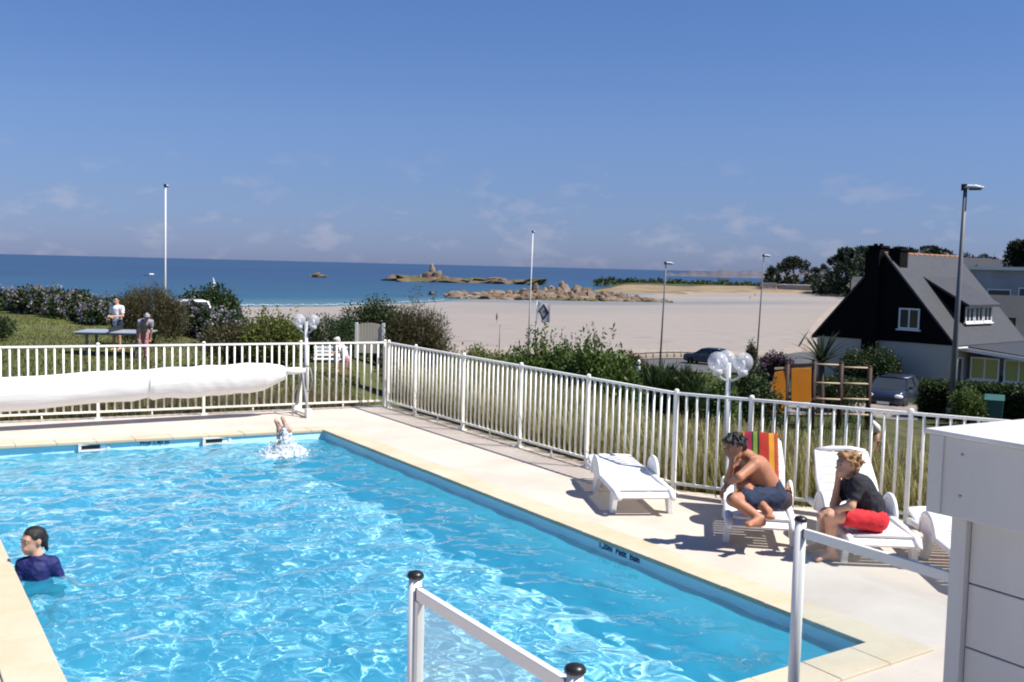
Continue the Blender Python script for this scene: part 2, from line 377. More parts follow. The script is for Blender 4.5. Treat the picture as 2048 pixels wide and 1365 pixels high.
def barrier(pa, pb, label, post_b=True, HT=1.33):
    pa, pb = Vector((*pa, 0)), Vector((*pb, 0)); root = thing('glass_barrier', label, 'barrier', pa)
    d = (pb-pa); ln = d.length; d.normalize()
    for k, p in enumerate([Vector((0, 0, 0)), pb-pa]):
        if k == 1 and not post_b: continue
        po = MB().tube([p+Vector((0, 0, 0.0)), p+Vector((0, 0, HT))], 0.027 if post_b else 0.031, 16, smooth=True).box(p+Vector((0, 0, 0.006)), (0.12, 0.12, 0.012)).build('post', M['white_metal'], root)
        MB().lathe([(0.034, HT), (0.036, HT+0.008), (0.03, HT+0.02), (0.012, HT+0.027), (0, HT+0.028)], p, 16).build('post_cap', M['black_plastic'], po)
    e0, e1 = d*0.028, d*(ln-(0.028 if post_b else 0.0))
    up = Vector((0, 0, 1))
    MB().bar(e0+up*(HT-0.06), e1+up*(HT-0.06), 0.028, 0.05).build('top_rail', M['white_metal'], root, 0.003)
    MB().bar(e0+up*0.10, e1+up*0.10, 0.028, 0.05).build('bottom_rail', M['white_metal'], root, 0.003)
    MB().bar((e0+d*0.002)+up*(HT/2+.02), (e1-d*0.002)+up*(HT/2+.02), 0.008, HT-.215).build('glass_pane', M['barrier_glass'], root)
    for p in ((e0+d*0.016, e1-d*0.016) if post_b else ()): MB().bar(p+up*0.128, p+up*(HT-0.087), 0.026, 0.032, (1, 0, 0)).build('stile', M['white_metal'], root, 0.003)
    for p in ((e0, e1 - d*0.012) if post_b else (e0,)):
        MB().box(p+d*0.006+up*(HT-0.06), (0.031, 0.008, 0.053)).build('gasket', M['black_plastic'], root)
barrier((1.885, 3.76), (1.885, 2.63), 'white framed glass barrier with two black capped posts in front of the pool')
barrier((4.24, 3.89), (4.24, 2.86), 'white framed glass barrier joining the white equipment hut', False, 1.28)
hut = thing('equipment_hut', 'white boarded equipment hut with flat roof in the near right corner', 'hut', (4.0, 2.94, 0))
HW, HL = 2.4, 2.6
MB().box((0.132+HW/2, -0.102-HL/2, 0.78), (HW-0.04, HL-0.04, 1.56)).build('wall_core', M['grey_metal'], hut)
for i in range(6):          # horizontal boards on the pool side and the far side
    z = 1.545-0.287*i-0.1435
    if z-0.14 < 0: break
    MB().box((0.132, -0.143-HL/2, z), (0.03, HL, 0.281)).build('board', M['hut_white'], hut, 0.004)
    MB().box((0.212+HW/2, -0.097, z), (HW-0.1, 0.03, 0.281)).build('board', M['hut_white'], hut, 0.004)
MB().box((0.122, -0.102, 0.777), (0.075, 0.075, 1.555)).build('corner_trim', M['hut_white'], hut, 0.004)
MB().box((0.0+HW/2+0.04, -HL/2, 1.735), (HW+0.08, HL, 0.35)).build('fascia', M['hut_white'], hut, 0.006)
MB().box((-0.004, -0.035, 1.735), (0.012, 0.07, 0.346)).build('corner_trim', M['hut_white'], hut, 0.002)
MB().box((0.0+HW/2+0.04, -HL/2, 1.921), (HW+0.12, HL+0.04, 0.022)).build('roof_sheet', M['hut_roof'], hut, 0.005)
for (y, z) in ((-0.16, 1.84), (-0.16, 1.66), (-0.75, 1.84), (-0.75, 1.66)):
    MB().lathe([(0.006, 0), (0.006, 0.004), (0, 0.005)], (0.0, y, z), 8, axis=Vector((-1, 0, 0)).to_track_quat('Z', 'Y')).build('screw', M['steel'], hut)

# ------------------------------------------------------------------ land, beach, sea
CTRL = np.array([(-600, 18, -.2), (-600, 40, -.2), (-600, 60, -1), (-600, 130, -8), (0, 17, -.15), (0, 33, -.4), (0, 50, -.2), (0, 62, -1.5), (0, 90, -6), (0, 130, -8.6),
  (300, 18, -.2), (300, 33, -.5), (300, 48, -.5), (300, 75, -3.5), (300, 130, -8.2), (600, 19, -.25), (600, 25, -.5), (600, 45, -1.8), (600, 80, -5), (600, 130, -7.8),
  (900, 18, -.3), (900, 25, -.9), (900, 45, -2.6), (900, 80, -5.5), (900, 130, -7.6), (1150, 14, -.3), (1150, 30, -1.6), (1150, 60, -4.3), (1150, 95, -6.2), (1150, 130, -7.5),
  (1420, 12.5, -.3), (1420, 20, -1.0), (1420, 32, -2.1), (1420, 60, -4.2), (1420, 95, -5.9), (1420, 130, -7.4), (1700, 10, -.3), (1700, 32, -2.1), (1700, 42, -2.75), (1700, 60, -3.4), (1700, 95, -4.9), (1700, 130, -6.8),
  (1900, 9.5, -.3), (1900, 36, -2.4), (1900, 47, -2.95), (1900, 80, -3), (1900, 130, -2.5), (2300, 9, -.3), (2300, 40, -2), (2300, 130, 0), (3200, 9, -.3), (3200, 40, -1), (3200, 130, 0)])
def ground_z(px, d):
    px = np.asarray(px, float); d = np.asarray(d, float)
    a = px[..., None]/330 - CTRL[:, 0]/330; b = (np.log(d)[..., None] - np.log(CTRL[:, 1]))*2.6
    w = 1/(a*a+b*b+0.02)**2.2
    return (w*CTRL[:, 2]).sum(-1)/w.sum(-1)
def gnd(px, d):                             # a point on the ground for a photo column and distance
    x, y = gxy(px, d); return Vector((x, y, float(ground_z(px, d))))
def pxd(x, y):                              # plan position back to column and distance (level sight line)
    d = x*FWD2[0]+y*FWD2[1]; l = x*RGT2[0]+y*RGT2[1]
    return 1024+FOC*l/np.maximum(d, .1), d
def ground_xy(x, y):
    p, d = pxd(np.asarray(x, float), np.asarray(y, float)); return ground_z(p, np.maximum(d, 5))
EDGE_PTS = [(-9, yback(-9)+0.2), (8.15, yback(8.15)+0.2), (8.15, 9.38), (9.4, 7.18), (12.95, 0.6), (12.95, -6)]
def deck_dist(px):                          # distance at which a photo column leaves the deck
    best = 6.0
    dx, dy = FWD2 + RGT2*(px-1024)/FOC
    for (x0, y0), (x1, y1) in zip(EDGE_PTS, EDGE_PTS[1:]):
        ex, ey = x1-x0, y1-y0; den = dx*ey-dy*ex
        if abs(den) < 1e-9: continue
        tt = (x0*ey-y0*ex)/den; ss = (x0*dy-y0*dx)/den
        if tt > 0 and -1e-6 <= ss <= 1.000001: best = max(best, tt)
    return best
LAND = {'lawn': (0.09, 0.105, 0.03), 'soil': (0.10, 0.085, 0.05), 'sand': (0.30, 0.25, 0.215), 'scrub': (0.05, 0.06, 0.022)}
pxs = np.concatenate([np.linspace(-1500, -100, 30), np.linspace(-80, 2150, 180), np.linspace(2200, 4200, 30)])
s_ = np.linspace(0, 1, 130)
D0 = np.array([deck_dist(p) for p in pxs]); DE = np.interp(pxs, [1600, 1760], [131, 420])
PX = np.repeat(pxs[:, None], len(s_), 1); D = D0[:, None]*(DE/D0)[:, None]**s_[None]
k = (PX-1024)/FOC
Xg = D*(FWD2[0]+RGT2[0]*k); Yg = D*(FWD2[1]+RGT2[1]*k)
Zg = ground_z(PX, np.minimum(D, 130)) + 0.03*fbm(Xg, Yg, 6, 3, 3)*np.clip((D-20)/20, 0, 1)
Zg += np.clip((D-130)/250, 0, 1)*4.0
colr = np.zeros(PX.shape+(3,))
def mixc(c0, c1, f): return c0*(1-f[..., None]) + np.array(c1)*f[..., None]
colr[:] = LAND['scrub']
lawn = np.clip((900-PX)/300, 0, 1)*np.clip((D-19)/3, 0, 1)
colr = mixc(colr, LAND['lawn'], lawn)
colr = mixc(colr, LAND['soil'], np.clip(0.5+fbm(Xg, Yg, 5, 3, 9), 0, 1)*0.5)
colr = mixc(colr, LAND['sand'], np.clip((D-112)/10, 0, 1)*np.clip((1760-PX)/60, 0, 1)*np.clip((PX-700)/200, 0, 1))
M['land'] = material('land', (0.1, 0.1, 0.05), 0.95, 0.35, 1.5, 0.6, 9, attr='col', spec=0.1)
struct(link('ground', grid_mesh('ground', np.stack([Xg, Yg, Zg], -1), M['land'], True, colr)))

# beach: the sand sheet runs from the foot of the bank down to the water line
SEA = -9.0
shore_px = [-1500, 0, 480, 650, 840, 905, 1000, 1100, 1250, 1350, 1420, 1500, 1700, 2200, 4000]
shore_d = [215, 223, 262, 275, 318, 345, 385, 425, 500, 525, 556, 590, 640, 700, 800]
pxs = np.linspace(-1500, 2300, 240); s_ = np.linspace(0, 1, 90)
DM = np.interp(pxs, shore_px, shore_d); PX = np.repeat(pxs[:, None], len(s_), 1); D = 118*(DM/118)[:, None]**s_[None]
k = (PX-1024)/FOC; Xb = D*(FWD2[0]+RGT2[0]*k); Yb = D*(FWD2[1]+RGT2[1]*k)
Zb = -7.6 - (SEA*-1-7.6+0.04)*s_[None]**1.6*np.ones_like(PX)
Zb += np.clip((PX-1380)/100, 0, 1)*0.25*s_[None]
sandc = np.zeros(PX.shape+(3,)); sandc[:] = (0.262, 0.232, 0.212)
wet = np.clip((D-312-8*fbm(Xb, Yb, 70, 2, 3))/22, 0, 1)*np.clip((1330-PX)/90, 0, 1)*np.clip((PX-820)/60, 0, 1)
damp = np.clip(0.25+fbm(Xb*0.25, Yb, 60, 3, 4)*1.6, 0, 1)*np.clip((s_[None]-0.35)/0.3, 0, 1)*0.25
streak = np.exp(-((D-(330+0.10*(PX-1100)))/22.0)**2)*np.clip((PX-1000)/120, 0, 1)*np.clip((1750-PX)/300, 0, 1)
wetm = np.clip(wet+damp+streak*0.95, 0, 1)
sandc = mixc(sandc, (0.165, 0.17, 0.185), wetm)
tracks = np.clip(fbm(Xb, Yb, 9, 3, 8)-0.45, 0, 1)*np.clip((210-D)/70, 0, 1)
sandc = mixc(sandc, (0.19, 0.165, 0.145), np.clip(tracks*1.3, 0, 0.6))
M['sand'] = material('sand', (0.4, 0.35, 0.3), 0.9, 0.06, 0.25, 0.25, 2.0, attr='col', spec=0.15, stretch=(1, 1, 1))
struct(link('beach', grid_mesh('beach', np.stack([Xb, Yb, Zb], -1), M['sand'], True, sandc)))
# sea
rad = np.concatenate([np.linspace(1, 200, 12), 200*(70000/200)**np.linspace(0.02, 1, 90)]); ang = np.linspace(0, 2*PI, 361)
RA, AN = np.meshgrid(rad, ang, indexing='ij'); Xs, Ys = RA*np.sin(AN), RA*np.cos(AN)
pp, dd = pxd(Xs, Ys); pp = np.where(dd > 1, pp, 5000)
off = dd - np.interp(pp, shore_px[:10], shore_d[:10])      # metres out from the shore
deep, mid, shal = np.array((0.010, 0.036, 0.084)), np.array((0.017, 0.070, 0.110)), np.array((0.09, 0.17, 0.18))
f1 = np.clip(off/60, 0, 1)[..., None]; f2 = np.clip((off-60)/420, 0, 1)[..., None]**0.8
seac = shal*(1-f1)+mid*f1; seac = seac*(1-f2)+deep*f2
wind = np.clip(fbm(Xs*0.35, Ys, 500, 4, 21)*0.5, -0.3, 0.3)[..., None]*f2; seac = seac*(1+wind*0.5)
M['sea'] = material('sea', (0.02, 0.1, 0.2), 0.32, 0.12, 0.02, 0.7, 0.5, attr='col', spec=0.35)
struct(link('sea', grid_mesh('sea', np.stack([Xs, Ys, np.full_like(Xs, SEA)], -1), M['sea'], True, seac)))
# thin line of surf along the open water line
surf = MB(); M['foam'] = material('foam', (0.75, 0.78, 0.8), 0.8)
for i in range(60):
    p0 = 470+i*7; d0 = np.interp(p0, shore_px, shore_d)+4+3*math.sin(i*1.7); d1 = np.interp(p0+7, shore_px, shore_d)+4+3*math.sin((i+1)*1.7); w = 1.0+random.random()*1.5
    a, b_ = gxy(p0, d0), gxy(p0+6.0, d1); a2, b2 = gxy(p0, d0+w), gxy(p0+6.0, d1+w)
    surf.add([(*a, SEA+.12), (*b_, SEA+.12), (*b2, SEA+.12), (*a2, SEA+.12)], [(0, 1, 2, 3)])
struct(surf.build('surf', M['foam']), 'stuff')
# dune behind the far side of the bay
pxs = np.linspace(1175, 2900, 120); dn = np.interp(pxs, [1175, 1350, 1420, 1500, 1700, 2900], [520, 500, 545, 575, 622, 760]); df = np.interp(pxs, [1175, 1300, 1500, 1700], [560, 760, 800, 900])
s_ = np.linspace(0, 1, 40); PX = np.repeat(pxs[:, None], 40, 1); D = dn[:, None]*(df/dn)[:, None]**s_[None]
k = (PX-1024)/FOC; Xd = D*(FWD2[0]+RGT2[0]*k); Yd = D*(FWD2[1]+RGT2[1]*k)
edge_l = np.clip((PX-1175)/70, 0, 1)
Zd = -9.3 + edge_l*(1.3*np.clip(s_[None]/0.06, 0, 1) + 1.7*np.clip((s_[None]-0.06)/0.6, 0, 1)) + 0.25*fbm(Xd, Yd, 60, 3, 31)*edge_l
hill = np.clip((PX-1610)/150, 0, 1); hill = hill*hill*(3-2*hill)*np.exp(-((D-660)/130)**2); Zd += 11*hill
dc = np.zeros(PX.shape+(3,)); dc[:] = (0.235, 0.175, 0.115)
dc = mixc(dc, (0.36, 0.31, 0.27), np.clip((0.02-s_[None])/0.02, 0, 1)*np.ones_like(PX))
dc = mixc(dc, (0.05, 0.06, 0.03), np.clip((s_[None]-0.5+0.15*fbm(Xd, Yd, 120, 2, 6))/0.05, 0, 1))
dc = mixc(dc, (0.13, 0.11, 0.06), np.clip(fbm(Xd, Yd, 30, 3, 5)*0.7, 0, 0.6))
M['dune'] = material('dune', (0.2, 0.2, 0.1), 0.95, 0.3, 0.08, attr='col', spec=0.1)
struct(link('dune', grid_mesh('dune', np.stack([Xd, Yd, Zd], -1), M['dune'], True, dc)))
# far headland
hp = MB(); M['headland'] = material('headland', (0.085, 0.08, 0.10), 0.95, 0.3, 0.01)
n = 60; top = []
PXh = np.linspace(1330, 1640, n); hv = 3.0+11*np.clip((PXh-1330)/120, 0, 1)+2.2*np.sin(PXh*0.11)+1.5*np.sin(PXh*0.31)
V = []; 
for i in range(n):
    x, y = gxy(PXh[i], 2300); x2, y2 = gxy(PXh[i], 2700); x3, y3 = gxy(PXh[i], 2050)
    V += [(x3, y3, SEA-1), (x, y, SEA+hv[i]*0.8), (x2, y2, SEA+hv[i])]
hp.add(V, [(3*i+j, 3*i+3+j, 3*i+4+j, 3*i+1+j) for i in range(n-1) for j in (0, 1)], 0, True)
struct(hp.build('headland', M['headland']))
# coast road and its verge
rd = MB(); vr = MB(); M['asphalt'] = material('asphalt', (0.085, 0.085, 0.088), 0.9, 0.15, 1.0, 0.2, 12); M['verge'] = material('verge', (0.22, 0.185, 0.14), 0.95, 0.2, 0.6)
rp = np.linspace(1235, 1760, 40)
V = []
for p in rp:
    for dq in (86, 92.5, 99): g_ = gnd(p, dq); V.append((g_.x, g_.y, g_.z+0.14))
rd.add(V, [(3*i+j, 3*i+3+j, 3*i+4+j, 3*i+1+j) for i in range(len(rp)-1) for j in (0, 1)], 0, True)
struct(rd.build('road', M['asphalt']))
V = []
for p in np.linspace(900, 1560, 50):
    for dq in (99.05, 103.5, 108): g_ = gnd(p, dq); V.append((g_.x, g_.y, g_.z+0.20))
vr.add(V, [(3*i+j, 3*i+3+j, 3*i+4+j, 3*i+1+j) for i in range(49) for j in (0, 1)], 0, True)
struct(vr.build('sandy_path', M['verge']))
V = []; pk = MB()
for p in np.linspace(1480, 1850, 30):
    for dq in (36, 40, 44.5): g_ = gnd(p, dq); V.append((g_.x, g_.y, g_.z+0.03))
M['gravel'] = material('gravel', (0.22, 0.19, 0.17), 0.95, 0.3, 2.5, 0.4, 20)
pk.add(V, [(3*i+j, 3*i+3+j, 3*i+4+j, 3*i+1+j) for i in range(29) for j in (0, 1)], 0, True)
struct(pk.build('gravel_drive', M['gravel']))

# ------------------------------------------------------------------ house and neighbours
M['slate'] = material('slate', (0.0045, 0.0045, 0.005), 0.85, 0.3, 2.0, spec=0.1)
M['slate_roof'] = material('slate_roof', (0.040, 0.041, 0.046), 0.55, 0.15, 2.5, 0.3, 14, stretch=(1, 1, 3))
M['render_white'] = material('render_white', (0.57, 0.495, 0.405), 0.85, 0.06, 1.0)
M['ridge_tile'] = material('ridge_tile', (0.26, 0.13, 0.085), 0.8, 0.15, 4)
M['frame_white'] = material('frame_white', (0.78, 0.78, 0.77), 0.45)
M['glass_dark'] = material('glass_dark', (0.03, 0.035, 0.04), 0.08, spec=0.6)
M['curtain'] = material('curtain', (0.42, 0.42, 0.14), 0.9, 0.15, 6, stretch=(12, 12, 1))
M['roof_white'] = material('roof_white', (0.74, 0.73, 0.7), 0.6, 0.05, 1)
M['wall_grey'] = material('wall_grey', (0.33, 0.33, 0.36), 0.85, 0.15, 0.5)
HU, HV = Vector((-0.188, 0.982, 0)), Vector((0.982, 0.188, 0))    # along the gable, along the ridge
HO = Vector((41.4, 29.57, 0)); ZB, ZE, ZR = -3.4, -0.46, 3.55; HWD, HLN = 6.8, 7.3
def hp_(u, v, z): return HO + HU*u + HV*v + Vector((0, 0, z))
house = thing('slate_gable_house', 'white house with black slate gable, grey roof, dormer and two chimneys beside the beach', 'house', (HO.x, HO.y, ZB))
def hb(name, mb, m, parent=None, label=None):
    o = mb.build(name, m, parent or house, label=label); 
    o.matrix_parent_inverse = Matrix.Translation((-HO.x, -HO.y, -ZB)) if (parent is None or parent is house) else Matrix.Identity(4)
    return o
def sub(name, mb, m, parent):            # sub-part built in the same world coordinates as its part
    return mb.build(name, m, parent)
def prism_uv(pts, v0, v1): return MB().prism([hp_(u, 0, z) for u, z in pts], HV*v0, HV*v1)
hb('wall', prism_uv([(0, ZB), (HWD, ZB), (HWD, ZE), (0, ZE)], 0.0, HLN), M['render_white'])
hb('gable', prism_uv([(-0.05, ZE+0.01), (HWD+0.05, ZE+0.01), (HWD/2, ZR-0.08)], -0.06, 0.35), M['slate'], label='black slate hung gable wall')
hb('gable', prism_uv([(-0.05, ZE+0.01), (HWD+0.05, ZE+0.01), (HWD/2, ZR-0.08)], HLN-0.3, HLN+0.06), M['slate'])
def roof_slope(u_e, u_r, v0, v1, th=0.14):
    a, b_ = Vector((0, 0, 0)), Vector((0, 0, th))
    poly = [hp_(u_e, v0, ZE-0.12), hp_(u_e, v1, ZE-0.12), hp_(u_r, v1, ZR), hp_(u_r, v0, ZR)]
    return MB().prism(poly, a, b_)
rf = hb('roof', roof_slope(-0.25, HWD/2, -0.15, HLN+0.15), M['slate_roof'])
hb('roof', roof_slope(HWD+0.25, HWD/2, -0.15, HLN+0.15), M['slate_roof'])
for i in range(14):
    v = -0.1+i*(HLN+0.2)/14
    sub('ridge_tile', MB().tube([hp_(HWD/2, v, ZR+0.09), hp_(HWD/2, v+(HLN+0.2)/14-0.02, ZR+0.10)], 0.075, 8), M['ridge_tile'], rf)
for (u0, v0, sz, zt) in ((HWD/2+0.55, 0.30, 0.62, ZR+0.35), (HWD/2-0.35, 0.55, 0.55, ZR+0.22)):
    ch = hb('chimney', MB().box(hp_(u0, v0, (ZE+1.8+zt)/2), (0.75, sz, zt-ZE-1.8), math.atan2(HV.y, HV.x)).box(hp_(u0, v0, zt+0.05), (0.85, sz+0.1, 0.1), math.atan2(HV.y, HV.x)), M['slate'])
    for q in (-0.14, 0.14): sub('chimney_pot', MB().cyl(hp_(u0+q, v0, zt+0.1), hp_(u0+q, v0, zt+0.2), 0.09, 8), M['slate'], ch)
hb('flue', MB().box(hp_(HWD/2+0.5, -0.20, (ZB+ZR)/2+0.6), (0.28, 0.72, ZR-ZB-0.9), math.atan2(HV.y, HV.x)), M['slate'])
def window(u0, u1, z0, z1, face, off, mull=2, name='window', glass='glass_dark'):
    # face 'gable': plane v=off looking to -v; face 'front': plane u=off looking to -u
    P = (lambda a, z, o: hp_(a, off-o, z)) if face == 'gable' else (lambda a, z, o: hp_(off-o, a, z))
    fr_ = MB(); w = 0.07
    def bar(a0, a1, b0, b1, t0, t1):
        pts = [P(a, z, o) for o in (t0, t1) for a, z in ((a0, b0), (a1, b0), (a1, b1), (a0, b1))]
        fr_.add(pts, [(0, 1, 2, 3), (7, 6, 5, 4), (0, 4, 5, 1), (1, 5, 6, 2), (2, 6, 7, 3), (3, 7, 4, 0)])
    bar(u0, u1, z0, z0+w, 0.02, 0.07); bar(u0, u1, z1-w, z1, 0.02, 0.07); bar(u0, u0+w, z0+w, z1-w, 0.02, 0.07); bar(u1-w, u1, z0+w, z1-w, 0.02, 0.07)
    for k in range(1, mull): a = u0+(u1-u0)*k/mull; bar(a-0.03, a+0.03, z0+w, z1-w, 0.021, 0.065)
    wo_ = hb(name, fr_, M['frame_white'])
    pts = [P(u0+w*0.9, z0+w*0.9, 0.03), P(u1-w*0.9, z0+w*0.9, 0.03), P(u1-w*0.9, z1-w*0.9, 0.03), P(u0+w*0.9, z1-w*0.9, 0.03)]
    sub('pane', MB().prism(pts, (0, 0, 0), (HV if face == 'gable' else HU)*0.01), M[glass], wo_)
    sl = [P(u0-0.08, z0-0.07, 0.0), P(u1+0.08, z0-0.07, 0.0), P(u1+0.08, z0-0.005, 0.0), P(u0-0.08, z0-0.005, 0.0)]
    sub('sill', MB().prism(sl, (0, 0, 0), -(HV if face == 'gable' else HU)*0.14), M['frame_white'], wo_)
    return wo_
window(1.55, 2.55, 0.16, 1.12, 'gable', -0.06, 2)
window(0.45, 1.0, -2.45, -1.0, 'front', 0.0, 1)
# shed dormer on the front slope
dz0, dz1, dv0, dv1, du = 0.42, 1.35, 2.05, 5.0, 0.50
hb('dormer_wall', MB().prism([hp_(du, 0, dz0), hp_(du, 0, dz1), hp_(2.55, 0, 2.45), hp_(2.5, 0, 2.3)], HV*dv0, HV*dv1), M['slate'])
hb('dormer_roof', MB().prism([hp_(du-0.35, 0, dz1-0.12), hp_(du-0.35, 0, dz1), hp_(2.65, 0, 2.72), hp_(2.65, 0, 2.6)], HV*(dv0-0.25), HV*(dv1+0.25)), M['slate_roof'])
for k in range(3): window(dv0+0.1+k*0.96, dv0+0.98+k*0.96, dz0+0.08, dz1-0.1, 'front', du, 2, 'dormer_window')
# lean-to conservatory on the front
hb('annex_roof', MB().prism([hp_(0.02, 0, -0.56), hp_(0.02, 0, -0.46), hp_(-3.6, 0, -0.80), hp_(-3.6, 0, -0.90)], HV*0.75, HV*7.6), M['slate_roof'])
hb('annex_wall', MB().prism([hp_(-0.02, 0, ZB), hp_(-0.02, 0, -2.05), hp_(-3.3, 0, -2.05), hp_(-3.3, 0, ZB)], HV*1.4, HV*7.3), M['render_white'])
for k in range(4):
    window(1.5+k*1.42, 2.86+k*1.42, -2.0, -0.98, 'front', -3.3, 2, 'annex_window', 'curtain' if k < 2 else 'glass_dark')
for k in range(2): window(-1.6-k*1.5+0.05, -0.25-k*1.5, -2.0, -0.98, 'gable', 1.4, 2, 'annex_window', 'curtain')
hb('annex_fascia', MB().bar(hp_(-3.55, 0.7, -0.93), hp_(-3.55, 7.6, -0.93), 0.08, 0.16).bar(hp_(-3.55, 0.72, -0.93), hp_(0, 0.72, -0.62), 0.08, 0.16), M['frame_white'])
for v in (1.42, 4.3, 7.2): hb('annex_post', MB().bar(hp_(-3.36, v, ZB), hp_(-3.36, v, -0.95), 0.14, 0.14), M['frame_white'])
hb('gutter', MB().tube([hp_(-0.32, -0.15, ZE-0.1), hp_(-0.32, HLN+0.1, ZE-0.1)], 0.06, 8), M['frame_white'])
hb('downpipe', MB().tube([hp_(-0.08, -0.08, ZE-0.15), hp_(-0.08, -0.08, ZB)], 0.05, 8), M['frame_white'])

def simple_house(name, px, d, w, dep, zb, ze, zr, rz, label, wallm, roofm, flat=False, wins=(), cat='house', group=None):
    x, y = gxy(px, d); root = thing(name, label, cat, (x, y, zb), rz, group)
    hh = ze-zb
    MB().box((0, 0, hh/2), (w, dep, hh)).build('wall', wallm, root)
    if flat:
        MB().box((0, 0, hh+0.15), (w+0.8, dep+0.8, 0.3)).build('roof', roofm, root)
    else:
        rh = zr-zb
        r1 = MB()
        for s in (-1, 1):
            r1.add([(-w/2-.3, s*(dep/2+.3), hh-.15), (w/2+.3, s*(dep/2+.3), hh-.15), (w/2+.3, 0, rh), (-w/2-.3, 0, rh), (-w/2-.3, s*(dep/2+.3), hh), (w/2+.3, s*(dep/2+.3), hh), (w/2+.3, 0, rh+.15), (-w/2-.3, 0, rh+.15)], [(0, 1, 2, 3), (4, 5, 6, 7), (0, 1, 5, 4), (1, 2, 6, 5), (3, 0, 4, 7)])
        r1.build('roof', roofm, root)
        MB().prism([(0, -dep/2, hh), (0, dep/2, hh), (0, 0, rh)], (-w/2, 0, 0), (-w/2+.2, 0, 0)).build('gable', wallm, root)
        MB().prism([(0, -dep/2, hh), (0, dep/2, hh), (0, 0, rh)], (w/2-.2, 0, 0), (w/2, 0, 0)).build('gable', wallm, root)
    for (x0, x1, z0, z1) in wins:       # on the -y side
        fo = MB().box(((x0+x1)/2, -dep/2-.03, (z0+z1)/2), (x1-x0, 0.06, z1-z0)).build('window', M['frame_white'], root)
        MB().box(((x0+x1)/2, -dep/2-.075, (z0+z1)/2), (x1-x0-.2, 0.03, z1-z0-.2)).build('pane', M['glass_dark'], fo)
    return root
def face_cam(px): return -YAW - math.atan((px-1024)/FOC)        # rotation that turns a thing's -y side to the camera
# grey-roofed neighbour just behind on the right
hs = simple_house('slate_roof_house', 2075, 68, 12, 8, -3.4, -1.9, 1.35, face_cam(2075)-0.10, 'house with large grey slate roof behind the white conservatory at the right edge', M['wall_grey'], M['slate_roof'])
for (xx, zz) in ((-1.2, 3.15), (-1.15, 1.95), (-3.9, 3.0)):
    f_ = MB().box((xx, -4.3+(zz-1.4)*1.1, zz), (0.75, 0.5, 0.75)).build('roof_window', M['dark'], hs)
    MB().box((xx, -4.3+(zz-1.4)*1.1-.26, zz), (0.55, 0.03, 0.55)).build('pane', M['glass_dark'], f_)
MB().box((-5.3, -4.0, 1.5), (0.5, 0.5, 1.2)).build('vent', M['render_white'], hs)
simple_house('flat_roof_building', 2030, 100, 13, 9, -3.0, 3.35, 0, face_cam(2030)+0.12, 'long building with bright white flat roof behind the grey slate roof', M['wall_grey'], M['roof_white'], True,
             [(-5.6, -3.6, 3.2, 4.6), (-2.8, -0.8, 3.2, 4.6), (-0.2, 0.7, 2.8, 4.8), (2.0, 4.5, 3.0, 4.6)], 'building')
# the far shore across the bay
simple_house('beach_sheds', 1590, 640, 34, 8, -7.4, -4.6, 0, face_cam(1590)-0.12, 'long low building with pale roof under the pines across the bay', M['wall_grey'], M['roof_white'], True, [(-15, -12, 0.8, 2.2), (-10, -8, 0.8, 2.2)], 'building')
FG = 'white houses on the wooded hill'
for px, d, w, zb, ze, zr, lab in ((1538, 630, 9, -7.4, -5.0, -3.4, 'small white house left of the long low building, below the smallest pine'), (1650, 700, 7, -3, 2.0, 4.4, 'white house between the pines, left of the big tree clump'), (1722, 480, 7, -4.5, -0.3, 1.6, 'white house at the foot of the big pines, above the black gable'),
                                 (1448, 900, 9, -6.6, -4.4, -3.2, 'lone white cottage on the far low headland'), (1945, 210, 6, -1, 4.6, 6.4, 'white house gable showing above the flat white roof'), (1998, 230, 7, -1, 5.0, 6.6, 'white house below the dark tree at the right edge')):
    simple_house('white_house', px, d, w, 7, zb, ze, zr, face_cam(px)+0.2, lab, M['render_white'], M['slate_roof'], False, [(-w/4, -w/4+1.0, (ze-zb)*.4, (ze-zb)*.75), (w/5, w/5+1.0, (ze-zb)*.4, (ze-zb)*.75)], 'house', FG)

